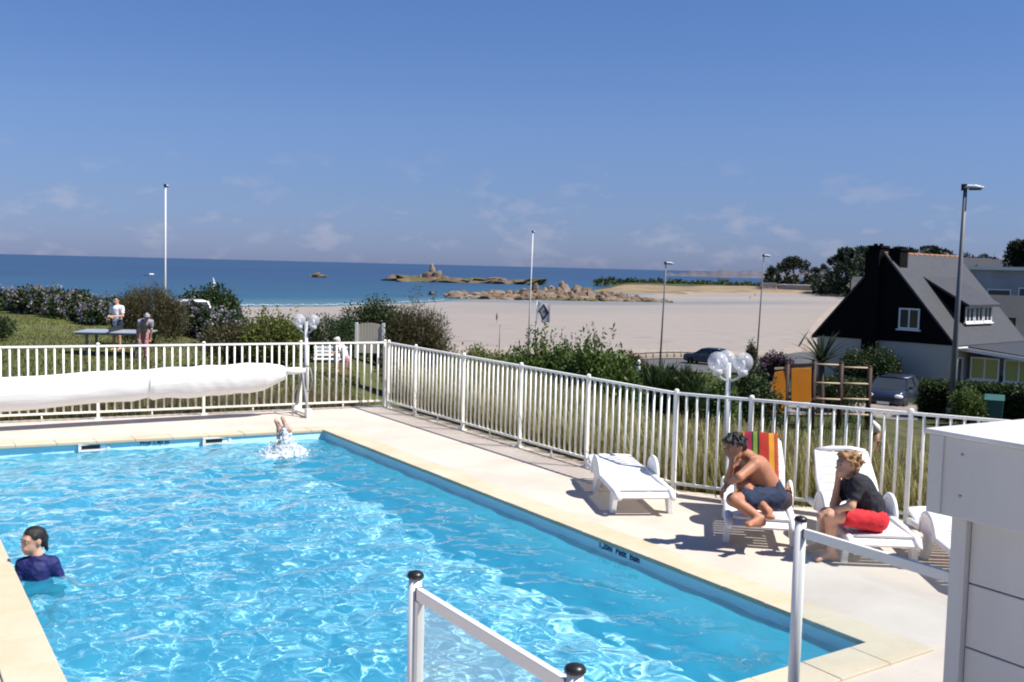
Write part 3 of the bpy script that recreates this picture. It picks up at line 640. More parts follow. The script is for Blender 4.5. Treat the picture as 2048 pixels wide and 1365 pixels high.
# ------------------------------------------------------------------ street lamps, globe lamps
M['lamp_blue'] = material('lamp_blue', (0.10, 0.22, 0.42), 0.3)
M['pole_grey'] = material('pole_grey', (0.12, 0.125, 0.14), 0.5, 0.1, 2)
M['pole_white'] = material('pole_white', (0.62, 0.63, 0.65), 0.4, 0.05, 2)
def street_lamp(px_top, y_top, px_base, d, zb, label, pole='pole_grey', r0=0.09, head=1.0, rz=0.0, lean=True):
    top = atd(px_top, y_top, d); bx_, by_ = gxy(px_base, d)
    root = thing('street_lamp', label, 'street lamp', (bx_, by_, zb), 0, 'tall lamp posts along the shore')
    tp = top - Vector((bx_, by_, zb))
    MB().tube([(0, 0, 0), tp*0.5, tp], [r0, r0*0.8, r0*0.6], 10).cyl((0, 0, 0), (0, 0, 0.5), r0*1.5, 10).build('pole', M[pole], root)
    a = face_cam(px_top)+rz; ax = Vector((math.cos(a), math.sin(a), 0)); h = head
    hd = MB().tube([tp-ax*0.12*h, tp+ax*0.1*h+Vector((0, 0, .05*h)), tp+ax*0.45*h+Vector((0, 0, .05*h)), tp+ax*0.8*h+Vector((0, 0, 0.0))], [0.12*h, 0.17*h, 0.16*h, 0.09*h], 10, flat=0.6).build('lamp_head', M['pole_white'], root)
    MB().box(tp-ax*0.06*h+Vector((0, 0, 0.02*h)), (0.26*h, 0.26*h, 0.3*h), a).build('gear_box', M['black_plastic'], root)
    MB().tube([tp+ax*0.3*h+Vector((0, 0, .10*h)), tp+ax*0.75*h+Vector((0, 0, .06*h))], [0.12*h, 0.08*h], 8, flat=0.5).build('solar_cover', M['lamp_blue'], hd)
    MB().tube([tp+ax*0.15*h-Vector((0, 0, .07*h)), tp+ax*0.7*h-Vector((0, 0, .08*h))], [0.10*h, 0.08*h], 8, flat=0.5).build('reflector', M['black_plastic'], hd)
    return root
def gz(px, d): return float(ground_z(px, min(d, 130)))
street_lamp(331, 372, 330, 72, gz(330, 72), 'pale lamp post rising against the open sea on the left', 'pole_white', 0.085, 0.62, 1.2)
street_lamp(1066, 464, 1060, 98, gz(1060, 98), 'pale lamp post with tiny dark head standing beside the diamond flag', 'pole_white', 0.075, 0.6, 1.2)
street_lamp(1332, 527, 1326, 84, gz(1326, 84), 'grey lamp post by the coast road, left of the black car', 'pole_grey', 0.08, 0.75, 0.1)
street_lamp(1528, 512, 1520, 90, gz(1520, 90), 'thin grey lamp post in front of the far pines, right of the globe lamps', 'pole_grey', 0.07, 0.7, 0.1)
street_lamp(1931, 376, 1916, 36, gz(1916, 36), 'tall near lamp post with floodlight head crossing the house at the right', 'pole_grey', 0.105, 0.72, 0.0)
gl_m = bpy.data.materials.new('globe'); gl_m.use_nodes = True
p = gl_m.node_tree.nodes['Principled BSDF']; p.inputs['Base Color'].default_value = (0.86, 0.87, 0.92, 1); p.inputs['Roughness'].default_value = 0.18
t = gl_m.node_tree; tr = N(t, 'ShaderNodeBsdfTransparent', inp={'Color': (0.92, 0.93, 0.96, 1)}); ms = N(t, 'ShaderNodeMixShader', inp={0: 0.28})
t.links.new(tr.outputs[0], ms.inputs[1]); t.links.new(p.outputs[0], ms.inputs[2]); t.links.new(ms.outputs[0], t.nodes['Material Output'].inputs[0])
M['globe'] = gl_m
def globe_lamp(x, y, zb, zc, r, n, spread, a0, label):
    root = thing('globe_lamp', label, 'garden lamp', (x, y, zb), 0, 'white garden lamps with clear globes')
    h = zc-zb
    MB().tube([(0, 0, 0), (0, 0, h-0.02)], [0.038, 0.032], 12).cyl((0, 0, 0), (0, 0, 0.05), 0.09, 12).build('pole', M['white_metal'], root)
    for k in range(n):
        a = a0+2*PI*k/n; c_ = Vector((spread*math.cos(a), spread*math.sin(a), h))
        MB().tube([(0, 0, h-0.26), (c_.x*0.6, c_.y*0.6, h-r-0.09), (c_.x, c_.y, h-r-0.03)], 0.017, 8).build('arm', M['white_metal'], root)
        g_ = MB().sphere(c_, r, 20, 14).build('globe', M['globe'], root)
        MB().lathe([(0.05, -r-0.05), (0.065, -r-0.01), (0.06, -r+0.03), (0, -r+0.03)], c_, 12).build('collar', M['white_metal'], g_)
        MB().sphere(c_-Vector((0, 0, 0.03)), (0.03, 0.03, 0.06), 10, 8).build('bulb', M['frame_white'], g_)
x, y = gxy(1465, 13.3); globe_lamp(x, y, float(ground_z(1465, 13.3)), 1.46, 0.128, 3, 0.185, -YAW+PI/2, 'white garden lamp with a cluster of large clear globes behind the loungers')
x, y = gxy(614, 20.2); globe_lamp(x, y, float(ground_z(614, 20.2)), 1.46, 0.125, 2, 0.135, -YAW, 'white garden lamp with two clear globes behind the rolled cover')

# ------------------------------------------------------------------ cars
M['car_black'] = material('car_black', (0.02, 0.022, 0.035), 0.25, spec=0.6, coat=0.6); M['car_silver'] = material('car_silver', (0.035, 0.045, 0.075), 0.3, metallic=0.4, coat=0.6); M['car_white'] = material('car_white', (0.78, 0.78, 0.78), 0.3, coat=0.5)
M['tyre'] = material('tyre', (0.012, 0.012, 0.012), 0.8); M['lens'] = material('lens', (0.75, 0.76, 0.78), 0.15, spec=0.7); M['lens_red'] = material('lens_red', (0.4, 0.02, 0.02), 0.2)
def car(px, d, zb, rz, paint, label, L=4.1, Wd=1.7, Hh=1.5):
    x, y = gxy(px, d); root = thing('parked_car', label, 'car', (x, y, zb), rz)
    st = [(-L/2, .45, .62, .80), (-L/2+.10, .30, .86, .92), (-L/2+.45, .25, .93, .97), (-1.0, .22, .93, 1), (-.3, .20, .94, 1), (.6, .20, .96, 1), (1.3, .25, .97, .98), (L/2-.15, .32, .92, .93), (L/2, .5, .7, .82)]
    b_ = MB(); V = []; n = 10
    for (xx, z0, z1, wf) in st:
        w = Wd/2*wf
        V += [(xx, -w*.92, z0), (xx, -w, z0+.12), (xx, -w, (z0+z1)/2+.05), (xx, -w*.97, z1-.04), (xx, -w*.86, z1), (xx, w*.86, z1), (xx, w*.97, z1-.04), (xx, w, (z0+z1)/2+.05), (xx, w, z0+.12), (xx, w*.92, z0)]
    F = [(i*n+k, i*n+(k+1) % n, (i+1)*n+(k+1) % n, (i+1)*n+k) for i in range(len(st)-1) for k in range(n)] + [tuple(range(n))[::-1], tuple(len(V)-n+k for k in range(n))]
    b_.add(V, F, 0, True); body = b_.build('body', paint, root)
    rt = MB(); zt = Hh                                         # cabin: glass house with a painted roof
    lo = [(-1.05, .74), (1.85, .74)]; hi = [(-.25, .60), (1.35, .58)]
    V = [(lo[0][0], -lo[0][1], .93), (lo[1][0], -lo[1][1], .94), (lo[1][0], lo[1][1], .94), (lo[0][0], lo[0][1], .93), (hi[0][0], -hi[0][1], zt-.06), (hi[1][0], -hi[1][1], zt-.06), (hi[1][0], hi[1][1], zt-.06), (hi[0][0], hi[0][1], zt-.06)]
    MB().add(V, [(0, 1, 5, 4), (1, 2, 6, 5), (2, 3, 7, 6), (3, 0, 4, 7)]).build('cabin_glass', M['glass_dark'], root)
    MB().add([(hi[0][0]-.06, -.63, zt-.07), (hi[1][0]+.08, -.61, zt-.07), (hi[1][0]+.08, .61, zt-.07), (hi[0][0]-.06, .63, zt-.07), (hi[0][0]+.2, -.5, zt), (hi[1][0]-.2, -.5, zt), (hi[1][0]-.2, .5, zt), (hi[0][0]+.2, .5, zt)], [(3, 2, 1, 0), (4, 5, 6, 7), (0, 1, 5, 4), (1, 2, 6, 5), (2, 3, 7, 6), (3, 0, 4, 7)], 0, True).build('roof', paint, root)
    for s in (-1, 1):
        for (a, c_) in (((-1.05, s*.745, .93), (-.25, s*.61, zt-.05)), ((.55, s*.755, .95), (.6, s*.605, zt-.05)), ((1.85, s*.745, .95), (1.35, s*.59, zt-.05))):
            MB().bar(a, c_, 0.07, 0.05).build('pillar', paint, root)
        MB().box((-.75, s*(Wd/2+.06), 1.0), (.12, .16, .12)).build('mirror', paint, root)
        MB().sphere((-L/2+.12, s*.56, .70), (.13, .2, .1), 10, 8).build('headlight', M['lens'], body)
        MB().box((L/2-.06, s*.62, .82), (.1, .22, .2)).build('tail_light', M['lens_red'], body)
        for xx in (-1.28, 1.28):
            w_ = MB().lathe([(0.18, -.1), (.30, -.1), (.32, -.06), (.32, .06), (.30, .1), (.18, .1)], (xx, s*(Wd/2-.08), .32), 18, axis=Vector((0, s, 0)).to_track_quat('Z', 'X')).build('wheel', M['tyre'], root)
            MB().lathe([(.2, .06), (.19, .095), (.05, .085), (0, .09)], (xx, s*(Wd/2-.08), .32), 14, axis=Vector((0, s, 0)).to_track_quat('Z', 'X')).build('rim', M['steel'], w_)
    MB().box((-L/2+.02, 0, .55), (.06, .9, .14)).build('grille', M['black_plastic'], body)
    MB().box((-L/2-.02, 0, .42), (.03, .5, .11)).build('number_plate', M['frame_white'], body)
    return root
car(1421, 94, gz(1421, 94)+.14, -YAW-0.55, M['car_black'], 'black car on the coast road left of the globe lamps')
car(1800, 44.5, gz(1800, 44.5)-.22, face_cam(1800)+PI/2-0.22, M['car_silver'], 'dark blue grey car facing the camera by the dark hedge', 3.7, 1.56, 1.40)
car(388, 50, -1.0, face_cam(388)+PI/2+0.12, M['car_white'], 'white car roof showing above the hydrangeas', 4.2, 1.75, 1.62)

# ------------------------------------------------------------------ play frame
M['play_wood'] = material('play_wood', (0.035, 0.015, 0.010), 0.7, 0.25, 5); M['amber'] = material('amber', (0.50, 0.165, 0.005), 0.4, 0.08, 2); M['rung'] = material('rung', (0.42, 0.33, 0.22), 0.6, 0.1, 6)
D_P = 31.5
pl = thing('play_frame', 'wooden climbing frame with amber yellow panels and pale rungs behind the railing', 'play equipment', gnd(1640, D_P))
o0 = Vector(pl.location)
def PP(px, py, d=D_P): return atd(px, py, d)-o0
zg = 0.0
posts = [(1575, 728), (1629, 722), (1683, 727), (1740, 735)]
for i, (px, py) in enumerate(posts):
    q = PP(px, py, D_P+0.15*i); MB().tube([(q.x, q.y, -0.3), (q.x, q.y, q.z)], 0.075, 10).lathe([(0.075, q.z), (0.05, q.z+.05), (0, q.z+.06)], (q.x, q.y, 0), 10).build('post', M['play_wood'], pl)
    q2 = PP(px, py, D_P+1.5+0.15*i)
    if i < 2: MB().tube([(q2.x, q2.y, -0.3), (q2.x, q2.y, q2.z)], 0.07, 10).build('post', M['play_wood'], pl)
def slab(name, quad, th, m):
    pts = [PP(*q) for q in quad]; nrm = (pts[1]-pts[0]).cross(pts[2]-pts[0]).normalized()*th
    return MB().prism(pts, -nrm/2, nrm/2).build(name, m, pl, 0.01)
slab('panel', [(1582, 737), (1622, 737), (1622, 804), (1582, 806)], 0.05, M['amber'])
slab('panel', [(1549, 745), (1571, 741), (1571, 826), (1528, 836)], 0.05, M['amber'])
slab('platform', [(1574, 800, D_P), (1630, 800, D_P), (1640, 795, D_P+1.4), (1584, 795, D_P+1.4)], 0.07, M['play_wood'])
for i, ys in ((1, (729, 766, 798)), (2, (735, 767, 798, 829))):
    for y_ in ys:
        MB().cyl(PP(posts[i][0]+3, y_, D_P+.15*i), PP(posts[i+1][0]-3, y_+1.5, D_P+.15*(i+1)), 0.028, 8).build('rung', M['rung'], pl)
MB().bar(PP(1575, 733), PP(1629, 730), 0.06, 0.10).build('beam', M['play_wood'], pl)
MB().bar(PP(1549, 738), PP(1575, 736), 0.06, 0.06).build('handle', M['rung'], pl)
# spring toy
sp = thing('spring_rider', 'small brown and white spring rider toy behind the railing', 'play equipment', gnd(1752, 22))
path = [(0.09*math.cos(a*1.2), 0.09*math.sin(a*1.2), 0.02+a*0.013) for a in np.linspace(0, 30, 70)]
MB().tube(path, 0.016, 6).build('spring', M['dark'], sp)
M['toy_brown'] = material('toy_brown', (0.16, 0.075, 0.03), 0.5); M['toy_white'] = material('toy_white', (0.78, 0.72, 0.6), 0.4)
MB().tube([(-.35, 0, .48), (-.2, 0, .5), (.1, 0, .55), (.25, 0, .8), (.3, 0, 1.0)], [.10, .17, .17, .12, .07], 10).build('body', M['toy_brown'], sp)
MB().tube([(.30, 0, .98), (.24, 0, 1.1), (.1, 0, 1.24)], [.07, .09, .04], 10).build('head', M['toy_white'], sp)
MB().cyl((.2, -.22, .82), (.2, .22, .82), 0.018, 8).build('handle', M['rung'], sp)

# ------------------------------------------------------------------ pool cover reel
cover_m = material('cover', (0.76, 0.76, 0.74), 0.6, 0.03, 2.0, 0.25, 6, stretch=(0.6, 3, 3))
cl = thing('pool_cover_reel', 'long white rolled pool cover on a reel along the back railing', 'pool cover', (6.3, 16.85, 0))
def roll(x0, x1, seed, taper_l, taper_r):
    nn, mm = 150, 40; rg = np.random.default_rng(seed); V = np.zeros((nn, mm, 3)); ph = rg.uniform(0, 6, 8)
    for i in range(nn):
        u = i/(nn-1); x = x0+(x1-x0)*u
        env = min(1, 0.80+2.2*u) if taper_l else 1.0
        if taper_r: env *= min(1, max(0.62, 0.62+(1-u)*2.4))
        sag = 0.125*min(1, u*12+.6)*min(1, (1-u)*12+.6)
        if taper_r: sag *= min(1, (1-u)*3+0.15)
        for k in range(mm):
            a = 2*PI*k/mm; r = 0.185*env*(1+0.015*math.sin(3*a+ph[0]+2*u)+0.012*math.sin(9*u+ph[1]+a)+0.007*math.sin(37*u+4*a+ph[4])+0.008*math.sin(61*u-6*a+ph[5])*math.sin(5*u+ph[6]))
            yy = r*math.cos(a); zz = r*math.sin(a)
            if zz < 0: zz -= sag*(-math.sin(a))**1.5*(1+0.08*math.sin(u*14+ph[2]))
            zz += 0.008*math.sin(u*23+ph[3]+a*2)
            V[i, k] = (x, yy, zz+0.73-0.15*min(1, max(0, (-0.9-x)/5.0)))
    F = [(i*mm+k, i*mm+(k+1) % mm, (i+1)*mm+(k+1) % mm, (i+1)*mm+k) for i in range(nn-1) for k in range(mm)] + [tuple(range(mm)), tuple((nn-1)*mm+k for k in range(mm))[::-1]]
    return MB().add(V.reshape(-1, 3).tolist(), F, 0, True)
xw0, xmid, xend = -2.6, 3.73, 5.93
for a, b_, sd, tl, trr in ((xw0, xmid-0.001, 3, False, False), (xmid+0.001, xend, 5, False, True)):
    o = roll(a-6.3, b_-6.3, sd, tl, trr).build('cover_roll', cover_m, cl)
MB().cyl((xw0-6.6, 0, 0.76), (0.02, 0, 0.76), 0.045, 12).build('axle', M['white_metal'], cl)
MB().cyl((-0.42, 0, 0.76), (-0.06, 0, 0.76), 0.06, 12).build('hub', M['white_metal'], cl)
for xq in (-0.05, xw0-6.5):
    for s in (-1, 1): MB().bar((xq, 0, 0.76), (xq, s*0.30, 0.06), 0.045, 0.035, (1, 0, 0)).build('leg', M['grey_metal'], cl)
    MB().bar((xq, -0.34, 0.05), (xq, 0.34, 0.05), 0.05, 0.04).build('foot_bar', M['white_metal'], cl)
    for s in (-1, 1):
        MB().box((xq, s*0.30, 0.075), (0.09, 0.12, 0.15)).build('foot', M['white_metal'], cl)
whl = MB().tube([(0.04, 0.22*math.cos(a), 0.62+0.22*math.sin(a)) for a in np.linspace(0, 2*PI, 25)], 0.012, 6, False).build('hand_wheel', M['grey_metal'], cl)

# ------------------------------------------------------------------ ping-pong table, flag, small furniture of the shore
M['table_top'] = material('table_top', (0.26, 0.30, 0.36), 0.5, 0.06, 3); 
tp_ = gnd(232, 33.0); tt_ = thing('table_tennis_table', 'grey blue table tennis table on the lawn', 'table', tp_, -YAW+0.10)
MB().box((0, 0, 0.745), (2.2, 1.52, 0.03)).build('table_top', M['table_top'], tt_, 0.005)
MB().box((0, 0, 0.70), (2.1, 1.42, 0.05)).build('frame', M['grey_metal'], tt_)
for sx in (-0.75, 0.75):
    for sy in (-0.5, 0.5): MB().bar((sx, sy, 0.0), (sx, sy, 0.7), 0.07).build('leg', M['grey_metal'], tt_)
MB().box((0, 0, 0.84), (0.012, 1.7, 0.15)).build('net', M['dark'], tt_)
M['flag_white'] = material('flag_white', (0.62, 0.61, 0.64), 0.8); M['flag_ink'] = material('flag_ink', (0.035, 0.04, 0.06), 0.8); M['flag_mid'] = material('flag_mid', (0.22, 0.22, 0.26), 0.8)
fp = thing('flag', 'white flag with dark diamond emblem hanging from a thin pole near the beach', 'flag', (*gxy(1074, 88), gz(1074, 88)))
topf = atd(1074, 603, 88)-Vector(fp.location)
MB().tube([(0, 0, 0), (topf.x, topf.y, topf.z)], [0.05, 0.03], 8).lathe([(0.03, topf.z), (0.06, topf.z+.05), (0, topf.z+.1)], (topf.x, topf.y, 0), 8).build('flag_pole', M['pole_white'], fp)
a = face_cam(1085); ax = Vector((math.cos(a), math.sin(a), 0)); nrm = Vector((-ax.y, ax.x, 0))
def fl(u, v): return topf+ax*(0.05+u*1.05)+Vector((0, 0, -0.05-v*1.55-0.18*u)) - nrm*0.10*math.sin(u*5+v*2)
nn = 12
V = [fl(i/nn, j/nn) + nrm*s for s in (0, 0.01) for i in range(nn+1) for j in range(nn+1)]
K = (nn+1)**2
MB().add(V, [(i*(nn+1)+j, (i+1)*(nn+1)+j, (i+1)*(nn+1)+j+1, i*(nn+1)+j+1) for i in range(nn) for j in range(nn)] + [(K+i*(nn+1)+j, K+i*(nn+1)+j+1, K+(i+1)*(nn+1)+j+1, K+(i+1)*(nn+1)+j) for i in range(nn) for j in range(nn)], 0, True).build('cloth', M['flag_white'], fp)
def lozenge(s, off): return [fl(0.5+s*cx_*0.44, 0.48+s*cy_*0.46) - nrm*off for cx_, cy_ in ((0, -1), (1, 0), (0, 1), (-1, 0))]
def ring(s0, s1, off, m, name):
    o_, i_ = lozenge(s0, off), lozenge(s1, off); MB().add(o_+i_, [(k, (k+1) % 4, 4+(k+1) % 4, 4+k) for k in range(4)]).build(name, m, fp)
ring(1.0, 0.62, 0.03, M['flag_ink'], 'emblem'); ring(0.62, 0.2, 0.032, M['flag_mid'], 'emblem'); ring(0.2, 0.02, 0.034, M['flag_ink'], 'emblem')
# thin mast left of the flag
mst = thing('mast', 'thin pole standing alone on the sand left of the diamond flag', 'pole', (*gxy(1002, 105), gz(1002, 105)))
MB().tube([(0, 0, 0), (0.05, 0, 3.2)], [0.05, 0.035], 8).lathe([(.035, 3.2), (.06, 3.25), (0, 3.3)], (0.05, 0, 0), 8).build('pole', M['pole_grey'], mst); MB().box((0, 0, 0.08), (.3, .3, .16)).build('foot', M['pole_grey'], mst)
# pale screen panels (windbreak) and white garden gate
M['screen_green'] = material('screen_green', (0.30, 0.36, 0.33), 0.3, 0.1, 2)
sc = thing('windbreak', 'pale grey green windbreak panels above the yellow green hedge', 'screen', gnd(998, 58), face_cam(998)-0.25)
for k in range(3):
    MB().box((-0.9+k*0.9, 0, 0.85), (0.84, 0.04, 1.3)).build('panel', M['screen_green'], sc)
for k in range(4): MB().box((-1.35+k*0.9, 0, 0.8), (0.06, 0.07, 1.6)).build('post', M['pole_grey'], sc)
gt = thing('garden_gate', 'white panelled garden gate between the dark shrubs', 'gate', (*gxy(742, 40), -1.05), face_cam(742)-0.2)
for k in range(8): MB().box((-0.41+k*0.117, 0, 0.75+0.03*math.sin(k*PI/7)), (0.105, 0.03, 1.1+0.06*math.sin(k*PI/7))).build('board', M['render_white'], gt)
for s in (-.52, .52): MB().box((s, 0, .68), (.10, .10, 1.36)).build('post', M['frame_white'], gt)
for z in (.4, 1.1): MB().box((0, .03, z), (.94, .03, .08)).build('rail', M['frame_white'], gt)
tb = thing('white_bench', 'white slatted bench end beside the person in the white cap', 'bench', (*gxy(664, 40), gz(664, 40)+.25), face_cam(668))
for k in range(4): MB().box((0, -.2+k*.13, .45), (1.3, .10, .03)).build('slat', M['frame_white'], tb)
for k in range(3): MB().box((0, .26, .6+k*.14), (1.3, .03, .10)).build('slat', M['frame_white'], tb)
for s in (-.55, .55):
    MB().box((s, -.15, .22), (.05, .05, .43)).build('leg', M['frame_white'], tb); MB().box((s, .23, .46), (.05, .05, .92)).build('leg', M['frame_white'], tb)
# wooden rail along the beach path
wr = thing('roadside_rail', 'low wooden rail between the coast road and the sand', 'rail', gnd(1290, 101)); M['weathered'] = material('weathered', (0.20, 0.16, 0.12), 0.9, 0.2, 3)
o1 = Vector(wr.location); prev = None
for i, p_ in enumerate(np.linspace(1270, 1425, 12)):
    g_ = gnd(p_, 100.5)+Vector((0, 0, .2))-o1
    MB().cyl(g_-Vector((0, 0, .2)), g_+Vector((0, 0, .55)), .07, 8).build('post', M['weathered'], wr)
    if prev is not None: MB().bar(prev+Vector((0, 0, .45)), g_+Vector((0, 0, .45)), .05, .12).build('rail', M['weathered'], wr)
    prev = g_
# wheelie bin by the hedge
M['bin_green'] = material('bin_green', (0.03, 0.10, 0.09), 0.5)
bn = thing('wheelie_bin', 'dark green wheelie bin in front of the hedge', 'bin', gnd(2003, 35.0), face_cam(2003))
V = [(-.24, -.26, .06), (.24, -.26, .06), (.24, .26, .06), (-.24, .26, .06), (-.29, -.33, .95), (.29, -.33, .95), (.29, .33, .95), (-.29, .33, .95)]
MB().add(V, [(3, 2, 1, 0), (4, 5, 6, 7), (0, 1, 5, 4), (1, 2, 6, 5), (2, 3, 7, 6), (3, 0, 4, 7)]).build('body', M['bin_green'], bn, .02)
MB().prism([(-.31, -.36, .95), (-.31, .36, .95), (-.31, .36, 1.08), (-.31, -.1, 1.06)], (0, 0, 0), (.62, 0, 0)).build('lid', M['bin_green'], bn)
for s in (-.2, .2): MB().cyl((s-.03, .28, .1), (s+.03, .28, .1), .1, 12).build('wheel', M['tyre'], bn)
bl_m = material('bollard', (0.7, 0.68, 0.62), 0.6)
bo = thing('bollard', 'short white bollard by the road left of the grey lamp post', 'bollard', gnd(1283, 62)); MB().lathe([(.12, 0), (.12, 1.4), (.09, 1.5), (0, 1.52)], n=10).build('body', bl_m, bo)
MB().lathe([(.124, 1.15), (.124, 1.3)], n=10).build('band', M['bin_green'], bo)
# ------------------------------------------------------------------ things on the water and rocks
M['rock'] = material('rock', (0.15, 0.098, 0.066), 0.9, 0, 0.35, 0.6, 1.5, color2=(0.10, 0.075, 0.05)); M['rock_pale'] = material('rock_pale', (0.21, 0.155, 0.115), 0.9, 0.3, 0.4, 0.5, 1.5); M['weed'] = material('weed', (0.085, 0.08, 0.03), 0.95, 0.4, 0.5)
ROCKS = []
for sd in range(6):
    b_ = MB().sphere((0, 0, 0), 1.0, 10, 7); rg = np.random.default_rng(50+sd); V = np.array(b_.v)
    dirs = rg.normal(size=(14, 3)); dirs /= np.linalg.norm(dirs, axis=1)[:, None]; lim = rg.uniform(0.62, 0.95, 14)
    for dq, lq in zip(dirs, lim):
        s2 = V@dq; V = V - np.clip(s2-lq, 0, None)[:, None]*dq
    b_.v = [tuple(q) for q in V]; b_.sm = [False]*len(b_.sm); ROCKS.append([b_.mesh('boulder', M['rock']), b_.mesh('boulder', M['rock_pale']), b_.mesh('boulder', M['weed'])])
def outcrop(name, label, d, items, zb=SEA):
    x, y = gxy(items[0][0], d); root = thing(name, label, 'rocks', (x, y, zb))
    for (px, dd_, w, h, kind) in items:
        gx_, gy_ = gxy(px, d+dd_); o = link('boulder', ROCKS[random.randrange(6)][kind], root)
        o.location = (gx_-x, gy_-y, h*0.25); o.scale = (w, w*random.uniform(.7, 1.1), h); o.rotation_euler = (random.uniform(-.3, .3), random.uniform(-.3, .3), random.uniform(0, 6))
    return root
it = []
def prof(px): return np.interp(px, [900, 950, 1030, 1060, 1130, 1150, 1190, 1230, 1290, 1340], [2.6, 3.0, 3.6, 6.2, 8.4, 8.2, 6.0, 4.2, 2.4, 0.8])
for k in range(262):
    px = random.uniform(902, 1335); hgt = prof(px); q = random.random()
    if random.random() < 0.25 and px < 1000: continue
    it.append((px, -8+q*26, random.uniform(1.2, 3.6), max(0.7, hgt*(0.22+0.60*q)*random.uniform(.6, 0.95)), 0 if random.random() < .6 else 1))
for k in range(26): it.append((random.uniform(1040, 1345), -11+random.uniform(-3, 2), random.uniform(1.5, 3.5), random.uniform(.5, 1.3), 2))
outcrop('rock_outcrop', 'big reddish granite outcrop at the end of the beach', 372, it, SEA+.0)
it = [(872, 0, 5, 7.5, 1), (858, 4, 7, 5.5, 0), (845, 6, 5, 4, 0), (862, -6, 9, 3, 0), (885, 2, 6, 4.2, 0), (865, 8, 2.6, 11, 1)]
for k in range(90): it.append((random.uniform(790, 1075), random.uniform(-15, 30), random.uniform(5, 12), random.uniform(1.0, 2.6), random.choice((0, 2, 2))))
outcrop('rock_reef', 'low weedy reef with a tall rock standing in the sea', 700, it, SEA-.3)
outcrop('rock_islet', 'small lone rock breaking the sea left of the reef', 780, [(634, 0, 3.5, 3.6, 0), (640, 3, 5, 2.2, 0), (626, 2, 4, 1.6, 2), (648, -2, 4, 1.2, 2)], SEA-.3)
outcrop('rock_islet', 'single dark stone in the shallows in front of the granite outcrop', 400, [(864, 0, 1.3, 1.4, 0), (867, 1, 1.0, .9, 2), (860, 1, .9, .6, 2)], SEA-.1)
def boat(px, py, L, label, sail=True):
    q = at(px, py, SEA); root = thing('sail_boat' if sail else 'motor_boat', label, 'boat', (q.x, q.y, SEA), face_cam(px)+.2)
    V = [(-L/2, 0, .6), (-L/2+.3*L, -.17*L, .55), (L/2, -.14*L, .5), (L/2, .14*L, .5), (-L/2+.3*L, .17*L, .55), (-L/2+.1*L, 0, -.1), (-L/2+.35*L, -.1*L, -.1), (L/2-.05*L, -.1*L, -.1), (L/2-.05*L, .1*L, -.1), (-L/2+.35*L, .1*L, -.1)]
    MB().add(V, [(0, 1, 2, 3, 4), (5, 9, 8, 7, 6), (0, 5, 6, 1), (1, 6, 7, 2), (2, 7, 8, 3), (3, 8, 9, 4), (4, 9, 5, 0)]).build('hull', M['frame_white'], root)
    if sail:
        MB().cyl((0, 0, .4), (0, 0, L*1.5), .06, 6).build('mast', M['steel'], root)
        MB().prism([(.1, 0, .9), (L*.48, .1, .9), (.1, 0, L*1.45)], (0, -.02, 0), (0, .02, 0)).build('sail', M['frame_white'], root)
    else:
        MB().box((L*.1, 0, .85), (L*.3, L*.2, .7)).build('cabin', M['frame_white'], root); MB().box((L*.1-.16*L, 0, 1.0), (.04, L*.18, .3)).build('windscreen', M['glass_dark'], root)
boat(426, 573, 2.6, 'tiny white sailing dinghy above the dark green bush')
boat(300, 551, 9, 'small white motor boat far out left of the pale lamp post', False)

